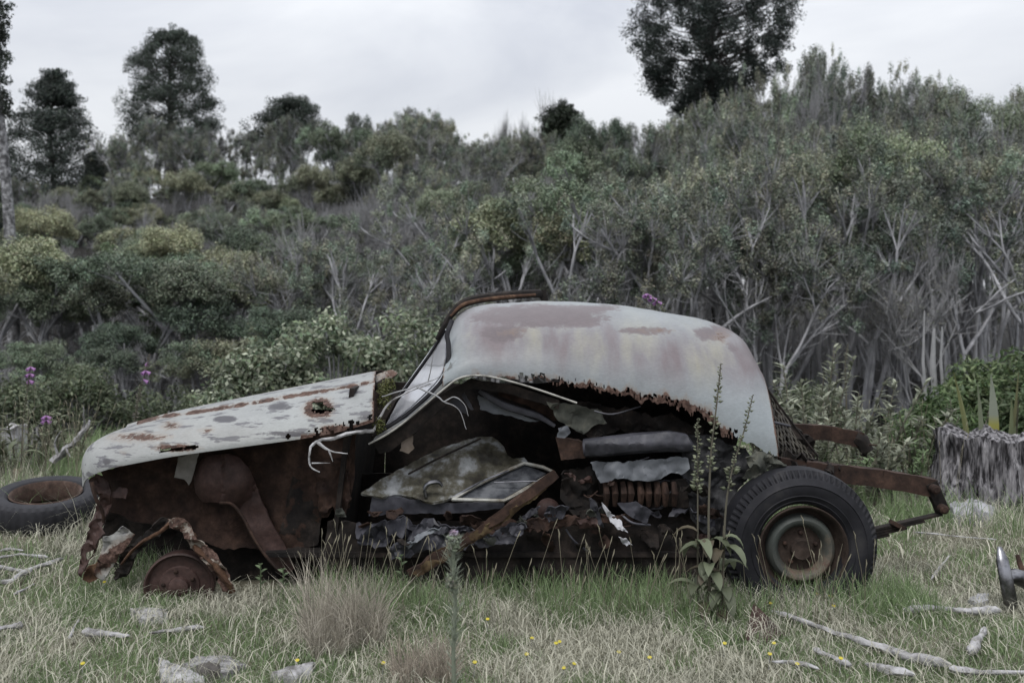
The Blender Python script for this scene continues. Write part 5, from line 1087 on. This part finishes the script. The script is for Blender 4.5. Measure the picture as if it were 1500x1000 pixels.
def tussock(px, py, r, h, n, label, seed, color, lean=.75):
    c = G(px, py); rs = np.random.default_rng(seed); a = rs.uniform(0, 6.28, n); q = np.sqrt(rs.uniform(0, 1, n))*r*.45
    k = rs.integers(0, 6, n); sub = rs.normal(size=(6, 2))*np.array([r*.6, r*.4]); tall = rs.uniform(.55, 1.1, 6); way = rs.uniform(0, 6.28, 6)
    xy = np.stack([c.x+sub[k, 0]+np.cos(a)*q, c.y+sub[k, 1]+np.sin(a)*q*.8], 1); ln = np.clip(lean*(.3+q/r)+rs.normal(0, .5, n), -.6, 1.75); h = h*tall[k]
    a = np.where(rs.uniform(0, 1, n) < .45, way[k], a)
    V, Q, T, C = blades(n, xy, h*rs.uniform(.3, 1.15, n), ln, rs.uniform(.0025, .005, n), np.array(color)*np.ones((n, 3)), .4, 4, seed, 1.0, a+rs.normal(0, .5, n))
    o = make('grass_tussock', V, [Q, T], M['grass'], None, C, None, False, 0); tag(o, label, 'grass tussock', 'dry tussocks in the foreground')
tussock(520, 946, .18, .36, 1700, 'larger dry straw tussock in front of the sill', 5, (.36, .33, .275))
tussock(612, 1004, .09, .22, 800, 'smaller dry tussock at the bottom left of the thistle', 6, (.32, .28, .23), .6)
# ------------------------------------------------------------------ grass
def grass():
    rs = np.random.default_rng(42); VV = []; QQ = []; TT = []; CC = []; off = 0
    def patchn(x, y, s, o): return np.sin(x*s+o)*np.cos(y*s*1.3+o*2)+.6*np.sin(x*s*2.3+y*s*1.9+o*3)+.4*np.cos(x*s*4.1-y*s*3.3+o)
    def add(n, y0, y1, hg, wd, seg, seed, xlim=None, tall=False, lying=False):
        nonlocal off
        y = rs.uniform(y0, y1, n); hw = .53*y+.35; x = rs.uniform(-1, 1, n)*hw
        if xlim is not None: x = rs.uniform(xlim[0], xlim[1], n)
        keep = ~((x > -1.75) & (x < 1.35) & (y > 5.02) & (y < 6.3)) & ((np.hypot(x-lc.x, y-lc.y) > .33) | (rs.uniform(0, 1, n) < .12)); x = x[keep]; y = y[keep]; n = len(x)
        p = patchn(x, y, 2.1, .7)+.6*patchn(x, y, 5.3, 2.2)+rs.normal(0, .4, n); dry = p > (.22 if not tall else .6)
        k = rs.uniform(0, 1, n)
        straw = np.stack([.35+.15*k, .345+.14*k, .28+.11*k], 1); green = np.stack([.12+.10*k, .18+.11*k, .08+.065*k], 1)
        C0 = np.where(dry[:, None], straw, green)
        h = hg*rs.uniform(.45, 1.25, n)*np.where(dry, 1.0, 1.1); ln = np.where(dry, rs.uniform(.2, 1.5, n), rs.uniform(.05, .9, n))
        if lying: C0 = straw; ln = rs.uniform(1.2, 1.62, n); h = hg*rs.uniform(.5, 1.5, n)
        V, Q, T, C = blades(n, np.stack([x, y], 1), h, ln, wd*rs.uniform(.6, 1.3, n), C0, .25, seg, seed)
        VV.append(V); QQ.append(Q+off); TT.append(T+off); CC.append(C); off += len(V)
    add(66000, 3.55, 5.1, .055, .0046, 3, 1)
    add(30000, 5.0, 7.2, .075, .0055, 3, 2)
    add(26000, 6.3, 11.5, .14, .008, 2, 3)
    add(14000, 10.5, 17.0, .22, .014, 2, 4)
    add(8500, 4.5, 5.03, .16, .0042, 3, 5, (-.95, 2.0), True); add(3500, 4.6, 5.05, .08, .0042, 3, 15, (-2.2, -.95), True)       # longer green grass along the car
    add(7000, 6.3, 8.8, .30, .0055, 3, 6, (-4.6, -2.4), True)         # long grass on the left
    add(9000, 6.2, 9.5, .22, .006, 3, 7, (1.2, 4.6), True)            # and on the right behind the car
    add(900, 5.0, 5.4, .22, .004, 3, 8, (-2.0, -1.55), True)         # through the crumpled front
    add(9000, 3.55, 5.4, .13, .0042, 3, 21, None, False, True); add(5000, 5.2, 8.0, .15, .005, 3, 22, None, False, True)
    me = new_mesh('grass', np.concatenate(VV), [np.concatenate(QQ), np.concatenate(TT)], np.concatenate(CC), None, False)
    me.materials.append(M['grass']); o = bpy.data.objects.new('grass', me); col.objects.link(o)
    tag(o, 'short tangled green and straw grass covering the clearing', 'grass', None, 'stuff')
    # stalks with seed heads
    st = MB(); r_ = random.Random(9)
    for k in range(260):
        if k < 110: px = r_.uniform(440, 1300); Y = r_.uniform(4.5, 4.85); h = r_.uniform(.16, .42)
        elif k < 180: px = r_.uniform(-10, 150); Y = r_.uniform(6.8, 8.6); h = r_.uniform(.4, .75)
        elif k < 192: px = r_.uniform(440, 520); Y = r_.uniform(4.5, 4.75); h = r_.uniform(.25, .42)
        else: px = r_.uniform(1100, 1400); Y = r_.uniform(6.6, 8.5); h = r_.uniform(.35, .7)
        b_ = GY(px, Y); l = Vector((r_.uniform(-.35, .35), r_.uniform(-.2, .2), 1)).normalized(); tp = b_+l*h; md = b_.lerp(tp, .5)+Vector((0, 0, .02))
        c = Vector((.25, .23, .17))*r_.uniform(.7, 1.3)
        st.tube([b_, md, tp], [.0018, .0016, .0012], 3, False, tuple(c)); st.tube([tp, tp+l*.02+Vector((.003, 0, 0)), tp+l*.045+Vector((.01*l.x, 0, -.004))], [.0014, .003, .001], 5, False, tuple(c*1.25))
    o = st.build('seed_stalks', M['grass'], None, True, False, 0); tag(o, 'thin dry grass stalks with seed heads', 'grass', None, 'stuff')
grass()
